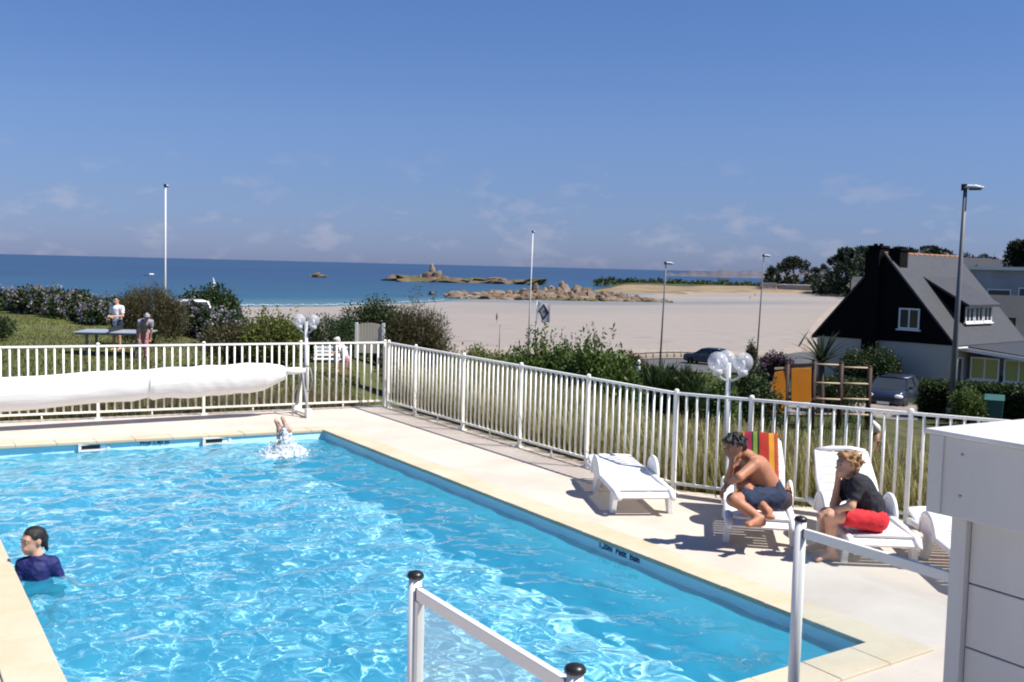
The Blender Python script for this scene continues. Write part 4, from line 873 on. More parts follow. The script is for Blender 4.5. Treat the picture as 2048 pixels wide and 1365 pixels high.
# ------------------------------------------------------------------ sun loungers
def slatmesh(w, l, th=0.022):
    return MB().box((0, 0, 0), (w, l, th)).mesh('slat', M['resin'])
SLAT = slatmesh(0.52, 0.086)
def lounger(fx, fy, heading, back, label):
    # local frame: origin on the ground under the middle of the front legs, +y towards the head end
    root = thing('sun_lounger', label, 'sun lounger', (fx, fy, 0), heading, 'white plastic sun loungers by the railing')
    y0, yh, y1, zs, W2 = -0.24, 0.98, 1.58, 0.245, 0.32
    for s in (-1, 1):
        MB().tube([(s*(W2-.03), y0+.02, zs-.05), (s*(W2-.02), y0+.12, zs), (s*(W2-.02), 0.6, zs+.01), (s*(W2-.02), yh+0.05, zs+.01), (s*(W2-.02), y1-.1, zs-.01)], [.03, .04, .04, .04, .035], 8, flat=0.9).build('side_rail', M['resin'], root)
        # front leg: splayed, hollow looking
        MB().add([(s*(W2-.055), -.07, zs-.02), (s*W2, -.07, zs-.02), (s*W2, .09, zs-.02), (s*(W2-.055), .09, zs-.02), (s*(W2-.035), -.055, 0), (s*(W2+.025), -.055, 0), (s*(W2+.025), .035, 0), (s*(W2-.035), .035, 0)],
                 [(0, 1, 2, 3), (7, 6, 5, 4), (0, 4, 5, 1), (1, 5, 6, 2), (2, 6, 7, 3), (3, 7, 4, 0)]).build('leg', M['resin'], root, 0.008)
        MB().add([(s*(W2-.05), .80, zs-.02), (s*W2, .80, zs-.02), (s*W2, 1.0, zs-.02), (s*(W2-.05), 1.0, zs-.02), (s*(W2-.03), .90, 0), (s*(W2+.02), .90, 0), (s*(W2+.02), 1.0, 0), (s*(W2-.03), 1.0, 0)],
                 [(0, 1, 2, 3), (7, 6, 5, 4), (0, 4, 5, 1), (1, 5, 6, 2), (2, 6, 7, 3), (3, 7, 4, 0)]).build('leg', M['resin'], root, 0.008)
        # arched arm rest with a web
        arc = [(s*(W2+.015), 0.62+0.21*(1-math.cos(a)), zs-.02+0.22*math.sin(a)**0.8) for a in np.linspace(0.02, PI-.02, 14)]
        MB().tube(arc, 0.030, 8, flat=0.75).build('arm_rest', M['resin'], root)
        MB().prism([Vector(q) for q in arc], (-.006, 0, 0), (.006, 0, 0)).build('arm_web', M['resin'], root)
    for k in range(12):
        o = link('slat', SLAT, root); yy = y0+.09+k*0.101; o.location = (0, yy, zs+.022 - 0.02*math.sin(PI*k/11) - (0.05 if k == 0 else 0)); o.rotation_euler.x = 0.45 if k == 0 else 0
    hinge = Vector((0, yh-.05, zs+.02)); ca, sa = math.cos(back), math.sin(back)
    def B(y, z): return hinge + Vector((0, y*ca - z*sa, y*sa + z*ca))
    for k in range(7):
        o = link('slat', SLAT, root); o.location = B(0.07+k*0.101, 0.0); o.rotation_euler.x = back
    for s in (-1, 1):
        MB().tube([B(0.0, 0)+Vector((s*.27, 0, 0)), B(.38, -.02)+Vector((s*.275, 0, 0)), B(.74, 0)+Vector((s*.25, 0, 0))], [.03, .034, .026], 8, flat=.7).build('back_rail', M['resin'], root)
    MB().tube([B(.745, 0)+Vector((-.25, 0, 0)), B(.775, 0)+Vector((-.1, 0, 0)), B(.78, 0)+Vector((.1, 0, 0)), B(.745, 0)+Vector((.25, 0, 0))], .026, 8).build('head_bar', M['resin'], root)
    if back > 0.3:
        q = B(.45, -.04)
        for s in (-.2, .2): MB().bar((s, q.y, q.z), (s, y1-.12, zs-.01), .03, .03).build('prop', M['resin'], root)
    return root, B
L1, _ = lounger(7.04, 8.70, R(-25), 0.05, 'empty white plastic lounger lying flat, farthest from the white hut')
L2, B2 = lounger(7.27, 7.18, R(-42), R(43), 'white plastic lounger with striped towel on its raised back')
L3, B3 = lounger(7.79, 6.21, R(-35), R(42), 'white plastic lounger with raised bare back, behind the seated blond person')
L4, _ = lounger(7.98, 5.14, R(-36), 0.05, 'white plastic lounger half hidden by the white hut')
bpy.context.view_layer.update()
def stripes(name, stops, axis=0, scale=1.0):
    m = bpy.data.materials.new(name); m.use_nodes = True; t = m.node_tree; p = t.nodes['Principled BSDF']; p.inputs['Roughness'].default_value = 0.95; p.inputs['Specular IOR Level'].default_value = 0.1
    c = N(t, 'ShaderNodeAttribute', attribute_name='col'); sp_ = N(t, 'ShaderNodeSeparateColor'); t.links.new(c.outputs['Color'], sp_.inputs[0])
    r = N(t, 'ShaderNodeValToRGB'); r.color_ramp.interpolation = 'CONSTANT'
    r.color_ramp.elements[0].position = 0; r.color_ramp.elements[0].color = (*stops[0][1], 1); r.color_ramp.elements[1].position = stops[-1][0]; r.color_ramp.elements[1].color = (*stops[-1][1], 1)
    for q, cc in stops[1:-1]: e = r.color_ramp.elements.new(q); e.color = (*cc, 1)
    t.links.new(sp_.outputs[0], r.inputs[0]); t.links.new(r.outputs[0], p.inputs['Base Color']); return m
def cloth(name, path, w0, w1, m, label, cat, world, nx=16, wob=0.012, seed=1):
    # sheet swept along a path in the lounger's frame (y, z); colour attribute runs across it
    rg = np.random.default_rng(seed); n = len(path); V = []; C = []; ph = rg.uniform(0, 6, 4)
    for lay in (0, 1):
        for i, (y, z) in enumerate(path):
            for k in range(nx+1):
                u = k/nx; q = world @ Vector((w0+(w1-w0)*u, y, z + wob*math.sin(u*9+ph[0]+i*.5)*math.sin(i*.6+ph[1]) - 0.010*lay)); V.append(q); C.append((u, i/n, 0))
    K = n*(nx+1); F = []
    for lay in (0, 1):
        for i in range(n-1):
            for k in range(nx):
                f = (lay*K+i*(nx+1)+k, lay*K+i*(nx+1)+k+1, lay*K+(i+1)*(nx+1)+k+1, lay*K+(i+1)*(nx+1)+k); F.append(f if lay == 0 else f[::-1])
    rim = [k for k in range(nx+1)] + [(i+1)*(nx+1)-1 for i in range(1, n)] + [(n-1)*(nx+1)+k for k in range(nx-1, -1, -1)] + [i*(nx+1) for i in range(n-2, 0, -1)]
    for a, b_ in zip(rim, rim[1:]+rim[:1]): F.append((a, K+a, K+b_, b_))
    o0_ = V[0].copy(); mb = MB().add([v-o0_ for v in V], F, 0, True); o = mb.build(name, m); o.location = o0_; vcol(o.data, C); return tag(o, label, cat)
Mt = stripes('towel_stripes', [(0, (.48, .24, .02)), (.18, (.22, .02, .05)), (.36, (.02, .03, .02)), (.40, (.13, .20, .04)), (.50, (.02, .02, .02)), (.55, (.28, .03, .02)), (.78, (.46, .23, .03)), (.90, (.30, .06, .03))])
bp = [B2(-.02+s_*.84, .045) for s_ in np.linspace(0, 1, 16)]
path = [(q.y, q.z) for q in bp] + [(q.y, q.z) for q in (B2(.835, .01), B2(.83, -.05), B2(.6, -.075), B2(.4, -.08))]
cloth('striped_towel', path, -.20, .24, Mt, 'red, yellow and green striped towel draped over a raised lounger back', 'towel', L2.matrix_world, seed=4)
Mb = stripes('towel_blue', [(0, (.02, .12, .22)), (.3, (.05, .22, .30)), (.55, (.30, .02, .04)), (.8, (.02, .08, .18))])
bp = [B3(.30-s_*.32, .05) for s_ in np.linspace(0, 1, 6)]
cloth('beach_towel', [(q.y, q.z) for q in bp]+[(0.86, .295), (.75, .290), (.6, .290)], -.02, .24, Mb, 'blue and red towel bunched behind the blond person', 'towel', L3.matrix_world, seed=9, wob=.02)

# ------------------------------------------------------------------ people: each body is one continuous surface grown from tapered limbs
def sdf_mesh(name, prims, res, mat, k=0.022, cut=None, wr=0.0):
    P0 = np.array([np.minimum(np.array(p[1])-max(p[3:5]), np.array(p[2])-max(p[3:5])) if p[0] == 'c' else np.array(p[1])-max(p[2]) for p in prims]).min(0)-0.05
    P1 = np.array([np.maximum(np.array(p[1])+max(p[3:5]), np.array(p[2])+max(p[3:5])) if p[0] == 'c' else np.array(p[1])+max(p[2]) for p in prims]).max(0)+0.05
    n = np.ceil((P1-P0)/res).astype(int)+1; D_ = np.full(n, 0.3, np.float32)
    for p in prims:
        if p[0] == 'c': lo = np.minimum(p[1], p[2])-max(p[3:5])-.06; hi = np.maximum(p[1], p[2])+max(p[3:5])+.06
        else: lo = np.array(p[1])-max(p[2])-.06; hi = np.array(p[1])+max(p[2])+.06
        a = np.clip(((lo-P0)/res).astype(int), 0, n-1); b_ = np.clip(((hi-P0)/res).astype(int)+2, 1, n)
        G = np.meshgrid(*[P0[i]+res*np.arange(a[i], b_[i]) for i in range(3)], indexing='ij'); Q = np.stack(G, -1)
        if p[0] == 'c':
            pa, pb = np.array(p[1], float), np.array(p[2], float); ab = pb-pa; h = np.clip(((Q-pa)@ab)/max(ab@ab, 1e-9), 0, 1)
            d_ = np.linalg.norm(Q-pa-h[..., None]*ab, axis=-1) - (p[3]+(p[4]-p[3])*h)
        else:
            rot = np.array(p[3]) if len(p) > 3 else np.eye(3); r_ = np.array(p[2]); q = (Q-np.array(p[1]))@rot.T
            k0 = np.linalg.norm(q/r_, axis=-1); k1 = np.linalg.norm(q/(r_*r_), axis=-1); d_ = k0*(k0-1)/np.maximum(k1, 1e-6)
        S_ = D_[a[0]:b_[0], a[1]:b_[1], a[2]:b_[2]]; kk = k
        h = np.clip(0.5+0.5*(S_-d_)/kk, 0, 1); D_[a[0]:b_[0], a[1]:b_[1], a[2]:b_[2]] = S_*(1-h)+d_*h - kk*h*(1-h)
    if cut is not None:
        G = np.meshgrid(*[P0[i]+res*np.arange(n[i]) for i in range(3)], indexing='ij'); Q = np.stack(G, -1)
        for (c_, nr_) in cut: D_ = np.maximum(D_, ((Q-np.array(c_))@np.array(nr_)).astype(np.float32))
    if wr:                                   # folds in cloth, tousled hair
        G = np.meshgrid(*[P0[i]+res*np.arange(n[i]) for i in range(3)], indexing='ij'); rgw = np.random.default_rng(len(prims)); wv = np.zeros_like(D_)
        for q in range(9):
            kd = rgw.normal(size=3); kd *= rgw.uniform(45, 110)/np.linalg.norm(kd); wv += np.sin(G[0]*kd[0]+G[1]*kd[1]+G[2]*kd[2]+rgw.uniform(0, 6)).astype(np.float32)
        D_ = D_ - wr*(1-np.abs(wv/3.0).clip(0, 1)*1.6).astype(np.float32)
    g_ = openvdb.FloatGrid(0.3); g_.copyFromArray(D_)
    pts, quads = g_.convertToQuads(isovalue=0.0)
    me = bpy.data.meshes.new(name); fill(me, pts*res+P0, quads[:, ::-1], mat, True); return me
M['skin_tan'] = material('skin_tan', (0.37, 0.165, 0.095), 0.55, 0.10, 9, spec=0.35); M['skin_fair'] = material('skin_fair', (0.52, 0.29, 0.20), 0.55, 0.10, 9, spec=0.35)
M['hair_dark'] = material('hair_dark', (0.012, 0.009, 0.008), 0.5, 0.3, 40, 0.5, 90); M['hair_blond'] = material('hair_blond', (0.27, 0.145, 0.06), 0.6, 0.25, 40, 0.5, 90)
M['navy'] = material('navy', (0.012, 0.022, 0.055), 0.85, 0.2, 12, 0.2, 30); M['blue_short'] = material('blue_short', (0.015, 0.05, 0.13), 0.85, 0.25, 10, 0.2, 30); M['black_cloth'] = material('black_cloth', (0.016, 0.016, 0.024), 0.9, 0.2, 12, 0.25, 25)
M['red_cloth'] = material('red_cloth', (0.52, 0.015, 0.025), 0.8, 0.12, 12, 0.25, 25); M['rash'] = material('rash', (0.007, 0.011, 0.09), 0.7, 0.2, 10, 0.1, 30); M['white_cloth'] = material('white_cloth', (0.76, 0.75, 0.78), 0.9, 0.05, 8, 0.2, 25)
M['grey_cloth'] = material('grey_cloth', (0.26, 0.25, 0.29), 0.9, 0.15, 8, 0.2, 20); M['pink_cloth'] = material('pink_cloth', (0.42, 0.20, 0.22), 0.9, 0.1, 8); M['eye_white'] = material('eye_white', (0.30, 0.27, 0.25), 0.4); M['eye_dark'] = material('eye_dark', (0.012, 0.008, 0.006), 0.3); M['lip'] = material('lip', (0.36, 0.11, 0.09), 0.5)
def A(v): return np.array((v[0], v[1], v[2]), float)
def basis(fw, up):
    f_ = A(fw); f_ /= np.linalg.norm(f_); r_ = np.cross(f_, A(up)); r_ /= np.linalg.norm(r_); u_ = np.cross(r_, f_); return r_, f_, u_
def head(c_, fw, up, s=1.0):
    r_, f_, u_ = basis(fw, up); c_ = A(c_); Rm = np.stack([r_, f_, u_])
    pt = lambda x, y, z: c_ + s*(x*r_ + y*f_ + z*u_)
    body = [('e', pt(0, -.012, .025), np.array((.076, .095, .092))*s, Rm), ('e', pt(0, .030, -.045), np.array((.058, .062, .068))*s, Rm), ('c', pt(0, .088, .012), pt(0, .108, -.022), .009*s, .014*s),
            ('c', pt(-.03, .074, .030), pt(.03, .074, .030), .016*s, .016*s), ('c', pt(0, .075, -.085), pt(0, .068, -.092), .022*s, .02*s), ('e', pt(0, .088, -.055), np.array((.026, .012, .010))*s, Rm),
            ('e', pt(-.078, -.008, -.005), np.array((.010, .018, .030))*s, Rm), ('e', pt(.078, -.008, -.005), np.array((.010, .018, .030))*s, Rm)]
    eyes = [pt(sx*.031, .083, .008) for sx in (-1, 1)]
    mouth = (pt(-.02, .094, -.055), pt(.02, .094, -.055)) 
    return body, eyes, mouth, pt, Rm, (r_, f_, u_)
def hair(pt, Rm, ax, s, style):
    r_, f_, u_ = ax
    pr = [('e', pt(0, -.020, .032), np.array((.086, .104, .098))*s, Rm)]
    if style == 'tied': pr += [('c', pt(0, -.115, .0), pt(0.01, -.13, -.12), .030*s, .014*s), ('e', pt(0, -.075, -.02), np.array((.066, .05, .06))*s, Rm)]
    elif style == 'short': pr += [('e', pt(0, .045, .098), np.array((.060, .045, .028))*s, Rm), ('e', pt(0, -.06, -.01), np.array((.074, .05, .07))*s, Rm)]
    elif style == 'shaggy': pr += [('e', pt(0, .055, .088), np.array((.070, .042, .036))*s, Rm), ('e', pt(0, -.05, -.02), np.array((.084, .062, .085))*s, Rm), ('e', pt(-.066, .0, .02), np.array((.022, .05, .05))*s, Rm), ('e', pt(.066, .0, .02), np.array((.022, .05, .05))*s, Rm)]
    rg_ = np.random.default_rng(3)
    for q in range(0 if style == 'tied' else 70):       # loose locks break the outline
        th, ph = rg_.uniform(-2.6, 2.6), rg_.uniform(-.15, 1.2); dx, dy, dz = math.sin(th)*math.cos(ph), -math.cos(th)*math.cos(ph), math.sin(ph)
        a = pt(dx*.082, -.02+dy*.10, .03+dz*.094); b_ = a + s*(.020*(dx*r_+dy*f_)+.012*u_*dz - .030*u_*(1-dz)+ .012*rg_.normal(size=3)); pr.append(('c', a, b_, .014*s, .006*s))
    cut = [(pt(0, .048, .055), (f_*0.80-u_*0.60))]         # hairline: keep what lies above and behind the face
    return pr, cut
def hand(w, dirv, nrm, s=1.0, curl=0.6, side=1):
    d_ = A(dirv); d_ /= np.linalg.norm(d_); n_ = A(nrm); n_ = n_-d_*(n_@d_); n_ /= np.linalg.norm(n_); x_ = np.cross(d_, n_)*side; w = A(w)
    pr = [('c', w+d_*.03*s-x_*.018*s, w+d_*.075*s-x_*.022*s, .017*s, .014*s), ('c', w+d_*.03*s+x_*.014*s, w+d_*.075*s+x_*.022*s, .017*s, .014*s), ('c', w, w+d_*.07*s, .022*s, .016*s)]
    for i, (off, ln) in enumerate(((-.031, .062), (-.011, .078), (.010, .083), (.030, .074))):
        a = w+d_*.082*s+x_*off*s; ang = 0; p_ = a
        for q in range(3):
            ang += curl*(.5 if q == 0 else .6); dd_ = d_*math.cos(ang)+n_*math.sin(ang); e_ = p_+dd_*ln*s*(.45, .32, .23)[q]; pr.append(('c', p_, e_, (.0092-.0008*q)*s, (.0085-.0008*q)*s)); p_ = e_
    a = w+d_*.03*s+x_*.024*s; b_ = a+(d_*.6+x_*.7+n_*.3)*.04*s; c_ = b_+(d_*.9+x_*.1+n_*.45)*.035*s
    pr += [('c', a, b_, .012*s, .0105*s), ('c', b_, c_, .010*s, .008*s)]
    return pr
def foot(ankle, toe, s=1.0, up=(0, 0, 1)):
    a, t_ = A(ankle), A(toe); d_ = (t_-a); d_ /= np.linalg.norm(d_); r_ = np.cross(d_, A(up)); r_ /= np.linalg.norm(r_)
    heel = a - d_*.035*s - A(up)*.045*s
    pr = [('c', a, heel, .036*s, .034*s), ('c', heel, t_, .033*s, .026*s), ('c', a, t_, .036*s, .020*s)]
    for q in range(5): pr.append(('c', t_+r_*(q-2)*.015*s, t_+r_*(q-2)*.017*s+d_*(.032-.004*q)*s, .0125*s, .009*s))
    return pr
def person(label, base, skin, bodyp, clothes, hd=None, style=None, hairm=None, res=0.009, extra=(), name='person', group=None):
    root = thing(name, label, 'person', base, 0, group)
    off = Vector(base)
    def put(nm, me, par=root): me.transform(Matrix.Translation(-off)); return link(nm, me, par)
    prims = list(bodyp)
    if hd: prims += hd[0]
    body = put('body', sdf_mesh('body', prims, res, skin))
    for nm, pr, m, kk, cut in clothes: put(nm, sdf_mesh(nm, pr, res, m, kk, cut, 0.004 if nm == 'swim_shirt' else 0.0055 if res < .012 else 0.008))
    if hd and style:
        pr, cut = hair(hd[3], hd[4], hd[5], hd[6], style); put('hair', sdf_mesh('hair', pr, res*0.75, hairm, 0.012, cut, 0.004 if style == 'tied' else 0.007))
    if hd:
        s = hd[6]; r_, f_, u_ = hd[5]
        for e_ in hd[1]:
            q = Vector(e_)-off; eo = MB().sphere(q, .0105*s, 10, 8).build('eye', M['eye_white'], body); MB().sphere(q+Vector(f_)*.0085*s, .0065*s, 8, 6).build('pupil', M['eye_dark'], eo)
            b0 = q+Vector(u_)*.022*s+Vector(f_)*.012*s; MB().tube([b0-Vector(r_)*.018*s, b0+Vector(u_)*.004*s, b0+Vector(r_)*.018*s], .004*s, 6).build('eyebrow', hairm or M['hair_dark'], body)
        a, b_ = hd[2]; MB().tube([Vector(a)-off, (Vector(a)+Vector(b_))/2-off+Vector(f_)*.006*s, Vector(b_)-off], [.003*s, .006*s, .003*s], 6).build('mouth', M['lip'], body)
    return root
def mkhead(c_, fw, up, s=1.0): h = head(c_, fw, up, s); return (*h, s)
def J(px, py, d): return A(atd(px, py, d))
LEFT, TOW = Vector((-RGT2[0], -RGT2[1], 0)), Vector((-FWD2[0], -FWD2[1], 0)); UP = Vector((0, 0, 1))

# --- man sitting on the second lounger, leaning forward, ankles crossed
hip = J(1541, 991, 10.10); wa = J(1530, 965, 10.04); ch = J(1512, 938, 9.98); nk = J(1497, 914, 9.92); hc = J(1470, 895, 9.82)
hl_, hr_ = hip + A(TOW)*.09 - A(LEFT)*.0, hip - A(TOW)*.08 + A(LEFT)*.03
shL, shR = J(1510, 929, 9.80), J(1484, 927, 10.10)
elL, wrL = J(1478, 955, 9.66), J(1456, 966, 9.82); elR, wrR = J(1456, 962, 9.96), J(1463, 934, 9.82)
kn1, an1, to1 = J(1486, 972, 9.86), J(1536, 1024, 9.80), J(1541, 1034, 9.63)
kn2, an2, to2 = J(1466, 1000, 9.72), J(1520, 1038, 9.66), J(1497, 1049, 9.54)
hd = mkhead(hc, LEFT*.85+TOW*.35-UP*.45, UP*.9+LEFT*.45)
bod = [('c', hip, wa, .135, .125), ('c', wa, ch, .125, .135), ('c', (shL+ch*2)/3, (shR+ch*2)/3, .105, .105), ('c', ch, nk, .11, .065), ('c', nk, hc, .056, .055), ('c', ch, shL, .08, .062), ('c', ch, shR, .08, .062),
       ('c', shL, elL, .056, .042), ('c', elL, wrL, .042, .028), ('c', shR, elR, .056, .042), ('c', elR, wrR, .042, .028), ('c', hl_, kn2, .098, .062), ('c', kn2, an2, .058, .036), ('c', (kn2+an2)/2+A(TOW)*-.01, an2, .05, .034), ('c', hr_, kn1, .098, .062), ('c', kn1, an1, .058, .036), ('c', kn1*.6+an1*.4, an1, .056, .034)]
bod += hand(wrL, A(LEFT)*.5-A(UP)*.8, A(LEFT)*-1+A(TOW)*.3, 1.0, .5, 1) + hand(wrR, A(UP)*.9+A(LEFT)*.1, -A(LEFT)+A(UP)*.1, 1.0, 1.0, -1) + foot(an1, to1) + foot(an2, to2)
sho = [('c', hip, wa*.75+hip*.25, .150, .134), ('c', hl_, hl_*.30+kn2*.70, .120, .098), ('c', hr_, hr_*.38+kn1*.62, .118, .090)]
person('bare chested dark haired man in navy shorts hunched on a lounger', (hip[0], hip[1], 0.27), M['skin_tan'], bod, [('shorts', sho, M['navy'], .03, None)], hd, 'short', M['hair_dark'], 0.0085)
bag = thing('beach_bag', 'dark bag with orange trim behind the man on the lounger', 'bag', at(1566, 1016, .285)); 
M['bag'] = material('bag', (0.05, 0.035, 0.04), 0.8, 0.4, 14, 0.4, 30); M['bag_trim'] = material('bag_trim', (0.5, 0.16, 0.03), 0.7)
bo_ = sdf_mesh('body', [('e', (0, 0, .08), (.10, .08, .09)), ('e', (.03, .02, .12), (.07, .07, .07)), ('c', (-.06, 0, .05), (.08, .02, .04), .05, .05)], .01, M['bag'], .03); link('body', bo_, bag)
MB().tube([(-.07, -.05, .13), (-.05, -.06, .2), (.03, -.05, .22), (.08, -.03, .14)], .010, 8).build('strap', M['bag_trim'], bag)

# --- blond person in black shirt and red shorts on the third lounger, feet on the deck
hip = J(1747, 1037, 9.62); wa = J(1736, 1008, 9.60); ch = J(1718, 978, 9.56); nk = J(1704, 956, 9.54); hc = J(1694, 931, 9.50)
hl_, hr_ = hip + A(TOW)*.085, hip - A(TOW)*.085
shL, shR = J(1714, 968, 9.39), J(1700, 966, 9.72)
elL, wrL = J(1702, 1012, 9.33), J(1664, 1022, 9.42); elR, wrR = J(1668, 1010, 9.64), J(1676, 962, 9.56)
kn1, an1 = J(1660, 1031, 9.42), J(1664, 1101, 9.54); kn2, an2 = J(1652, 1028, 9.68), J(1643, 1092, 9.86)
an1[2] = .085; an2[2] = .085
to1, to2 = an1+A(LEFT)*.135+A(TOW)*.04, an2+A(LEFT)*.135+A(TOW)*.03; to1[2] = to2[2] = .03
hd = mkhead(hc, LEFT*.9+TOW*.30+UP*.02, UP)
bod = [('c', hip, wa, .13, .118), ('c', wa, ch, .118, .122), ('c', (shL+ch*2)/3, (shR+ch*2)/3, .095, .095), ('c', ch, nk, .1, .055), ('c', nk, hc, .05, .05), ('c', ch, shL, .07, .054), ('c', ch, shR, .07, .054),
       ('c', shL, elL, .050, .038), ('c', elL, wrL, .038, .026), ('c', shR, elR, .050, .038), ('c', elR, wrR, .038, .026), ('c', hl_, kn1, .092, .058), ('c', kn1, an1, .055, .034), ('c', kn1*.65+an1*.35-A(LEFT)*.01, an1, .054, .032), ('c', hr_, kn2, .092, .058), ('c', kn2, an2, .055, .034)]
bod += hand(wrL, A(LEFT)*.9-A(UP)*.3, -A(UP), .95, .5, 1) + hand(wrR, A(UP)*.9+A(LEFT)*.05, -A(LEFT), .95, 1.1, -1) + foot(an1, to1, .95) + foot(an2, to2, .95)
shirt = [('c', hip*.75+wa*.25, wa, .143, .134), ('c', wa, ch, .134, .136), ('c', (shL+ch*2)/3, (shR+ch*2)/3, .108, .108), ('c', ch, nk*.75+ch*.25, .11, .07), ('c', ch, shL, .085, .070), ('c', ch, shR, .085, .070), ('c', shL, shL*.45+elL*.55, .066, .062), ('c', shR, shR*.45+elR*.55, .066, .062)]
sho = [('c', hip, hip*.8+wa*.2, .132, .125), ('c', hl_, hl_*.35+kn1*.65, .106, .082), ('c', hr_, hr_*.35+kn2*.65, .106, .082)]
person('blond person in black shirt and red shorts sitting on a lounger, chin on hand', (hip[0], hip[1], 0.0), M['skin_fair'], bod, [('shirt', shirt, M['black_cloth'], .03, None), ('shorts', sho, M['red_cloth'], .03, None)], hd, 'shaggy', M['hair_blond'], 0.0085)

# --- swimmer standing in the pool on the left
hc = J(66, 1082, 8.85); nk = J(74, 1111, 8.86); ch = nk+np.array((0, .01, -.13)); wa = ch+np.array((0.02, .0, -.24)); hip = wa+np.array((.01, 0, -.15))
Sx = A(RGT2.tolist()+[0])*.8 + A(FWD2.tolist()+[0])*.25; Sx /= np.linalg.norm(Sx)
shA, shB = ch-Sx*.105+A(UP)*.05, ch+Sx*.115+A(UP)*.05
elA, wrA = shA-Sx*.05-A(UP)*.23+A(TOW)*.06, shA+Sx*.03-A(UP)*.36+A(TOW)*.22; elB, wrB = shB+Sx*.10-A(UP)*.19, shB+Sx*.24-A(UP)*.30+A(TOW)*.05
legs = []
for s in (-1, 1):
    h_ = hip+Sx*.08*s; k_ = h_+np.array((0.02*s, 0, -.36)); a_ = k_+np.array((0, 0.03, -.36)); a_[2] = max(a_[2], -1.25); legs += [('c', h_, k_, .085, .055), ('c', k_, a_, .05, .034)] + foot(a_, a_+A(TOW)*.12+np.array((0, 0, -.05)), .9)
hd = mkhead(hc, LEFT*.55+TOW*.85-UP*.08, UP, .95)
bod = [('c', hip, wa, .115, .10), ('c', wa, ch, .095, .095), ('c', ch, nk, .075, .045), ('c', nk, hc, .045, .046), ('c', ch, shA, .06, .046), ('c', ch, shB, .06, .046), ('c', shA, elA, .044, .034), ('c', elA, wrA, .034, .024), ('c', shB, elB, .046, .034), ('c', elB, wrB, .034, .024)] + legs
bod += hand(wrA, Sx*.6+A(TOW)*.5-A(UP)*.2, -A(UP), .9, .3, 1) + hand(wrB, Sx*.8-A(UP)*.4, -A(UP), .9, .3, 1)
rash = [('c', wa-A(UP)*.04, wa, .112, .112), ('c', wa, ch, .108, .112), ('c', ch, nk*.82+ch*.18, .092, .052), ('c', ch, shA, .080, .056), ('c', ch, shB, .080, .056), ('c', nk*.75+ch*.25, shA, .05, .05), ('c', nk*.75+ch*.25, shB, .05, .05), ('c', shA, shA*.4+elA*.6, .053, .046), ('c', shB, shB*.4+elB*.6, .053, .046)]
sw = person('dark haired swimmer in blue swim shirt standing in the pool', (hip[0], hip[1], FLOOR0), M['skin_fair'], bod, [('swim_shirt', rash, M['rash'], .03, None), ('trunks', [('c', hip, hip*.6+wa*.4, .125, .115), ('c', hip-Sx*.08, hip-Sx*.08-A(UP)*.14, .10, .09), ('c', hip+Sx*.08, hip+Sx*.08-A(UP)*.14, .10, .09)], M['black_cloth'], .03, None)], hd, 'tied', M['hair_dark'], 0.008)
for o in sw.children: o.cycles.is_caustics_receiver = True

# --- swimmer plunging in: legs above the splash
sx_, sy_ = 4.98, 14.15; c0 = np.array((sx_, sy_, WATER)); Xr = A(RGT2.tolist()+[0])
bod = []
for s in (-1, 1):
    k_ = c0+Xr*(.045*s+.01)+np.array((0, 0, .06)); a_ = k_+Xr*(-.02+.0*s)+np.array((0, 0, .30+.02*s)); bod += [('c', c0+Xr*.07*s-np.array((0, 0, .34)), k_, .078, .055), ('c', k_, a_, .054, .034), ('c', k_+(a_-k_)*.3, a_, .05, .034)] + foot(a_, a_+np.array((0, 0, .13))+A(LEFT)*.05, .9, up=LEFT)
bod += [('c', c0-np.array((0, 0, .36)), c0-np.array((0, 0, .8)), .12, .12)]
person('swimmer plunging headfirst, only legs showing above a white splash', (sx_, sy_, -1.2), M['skin_fair'], bod, [('trunks', [('c', c0-np.array((0, 0, .5)), c0-np.array((0, 0, .34)), .13, .13)], M['navy'], .03, None)], None, None, None, 0.010)
spm = bpy.data.materials.new('splash_water'); spm.use_nodes = True; t = spm.node_tree; p = t.nodes['Principled BSDF']
p.inputs['Base Color'].default_value = (0.86, 0.91, 0.95, 1); p.inputs['Roughness'].default_value = 0.25; p.inputs['Subsurface Weight'].default_value = 0.0
tr = N(t, 'ShaderNodeBsdfTransparent', inp={'Color': (0.95, 0.98, 1, 1)}); ms = N(t, 'ShaderNodeMixShader', inp={0: 0.62}); t.links.new(tr.outputs[0], ms.inputs[1]); t.links.new(p.outputs[0], ms.inputs[2]); t.links.new(ms.outputs[0], t.nodes['Material Output'].inputs[0])
rg = np.random.default_rng(77); spl = MB()
V8 = [(1, 0, 0), (0, 1, 0), (-1, 0, 0), (0, -1, 0), (0, 0, 1), (0, 0, -1)]; F8 = [(0, 1, 4), (1, 2, 4), (2, 3, 4), (3, 0, 4), (1, 0, 5), (2, 1, 5), (3, 2, 5), (0, 3, 5)]
for k in range(2600):
    a = rg.uniform(0, 2*PI); rr_ = abs(rg.normal(0, .16)); up_ = abs(rg.normal(0, 1))*(.02+.16*math.exp(-(rr_/.16)**2)) + (.10*math.exp(-((rr_-.22)/.06)**2))*rg.random()
    sz = rg.uniform(.004, .011) if rg.random() < .8 else rg.uniform(.010, .022)
    spl.add([(rr_*math.cos(a)+x*sz, rr_*math.sin(a)+y*sz, max(up_, 0)+z*sz*1.3) for x, y, z in V8], F8, 0, True)
for k in range(420):     # thin column of thrown water
    h_ = rg.uniform(0, .46); rr_ = abs(rg.normal(0, .055*(1-h_*1.2))); a = rg.uniform(0, 2*PI); sz = rg.uniform(.006, .018)*(1-h_)
    spl.add([(rr_*math.cos(a)+x*sz, rr_*math.sin(a)+y*sz, h_+z*sz*2) for x, y, z in V8], F8, 0, True)
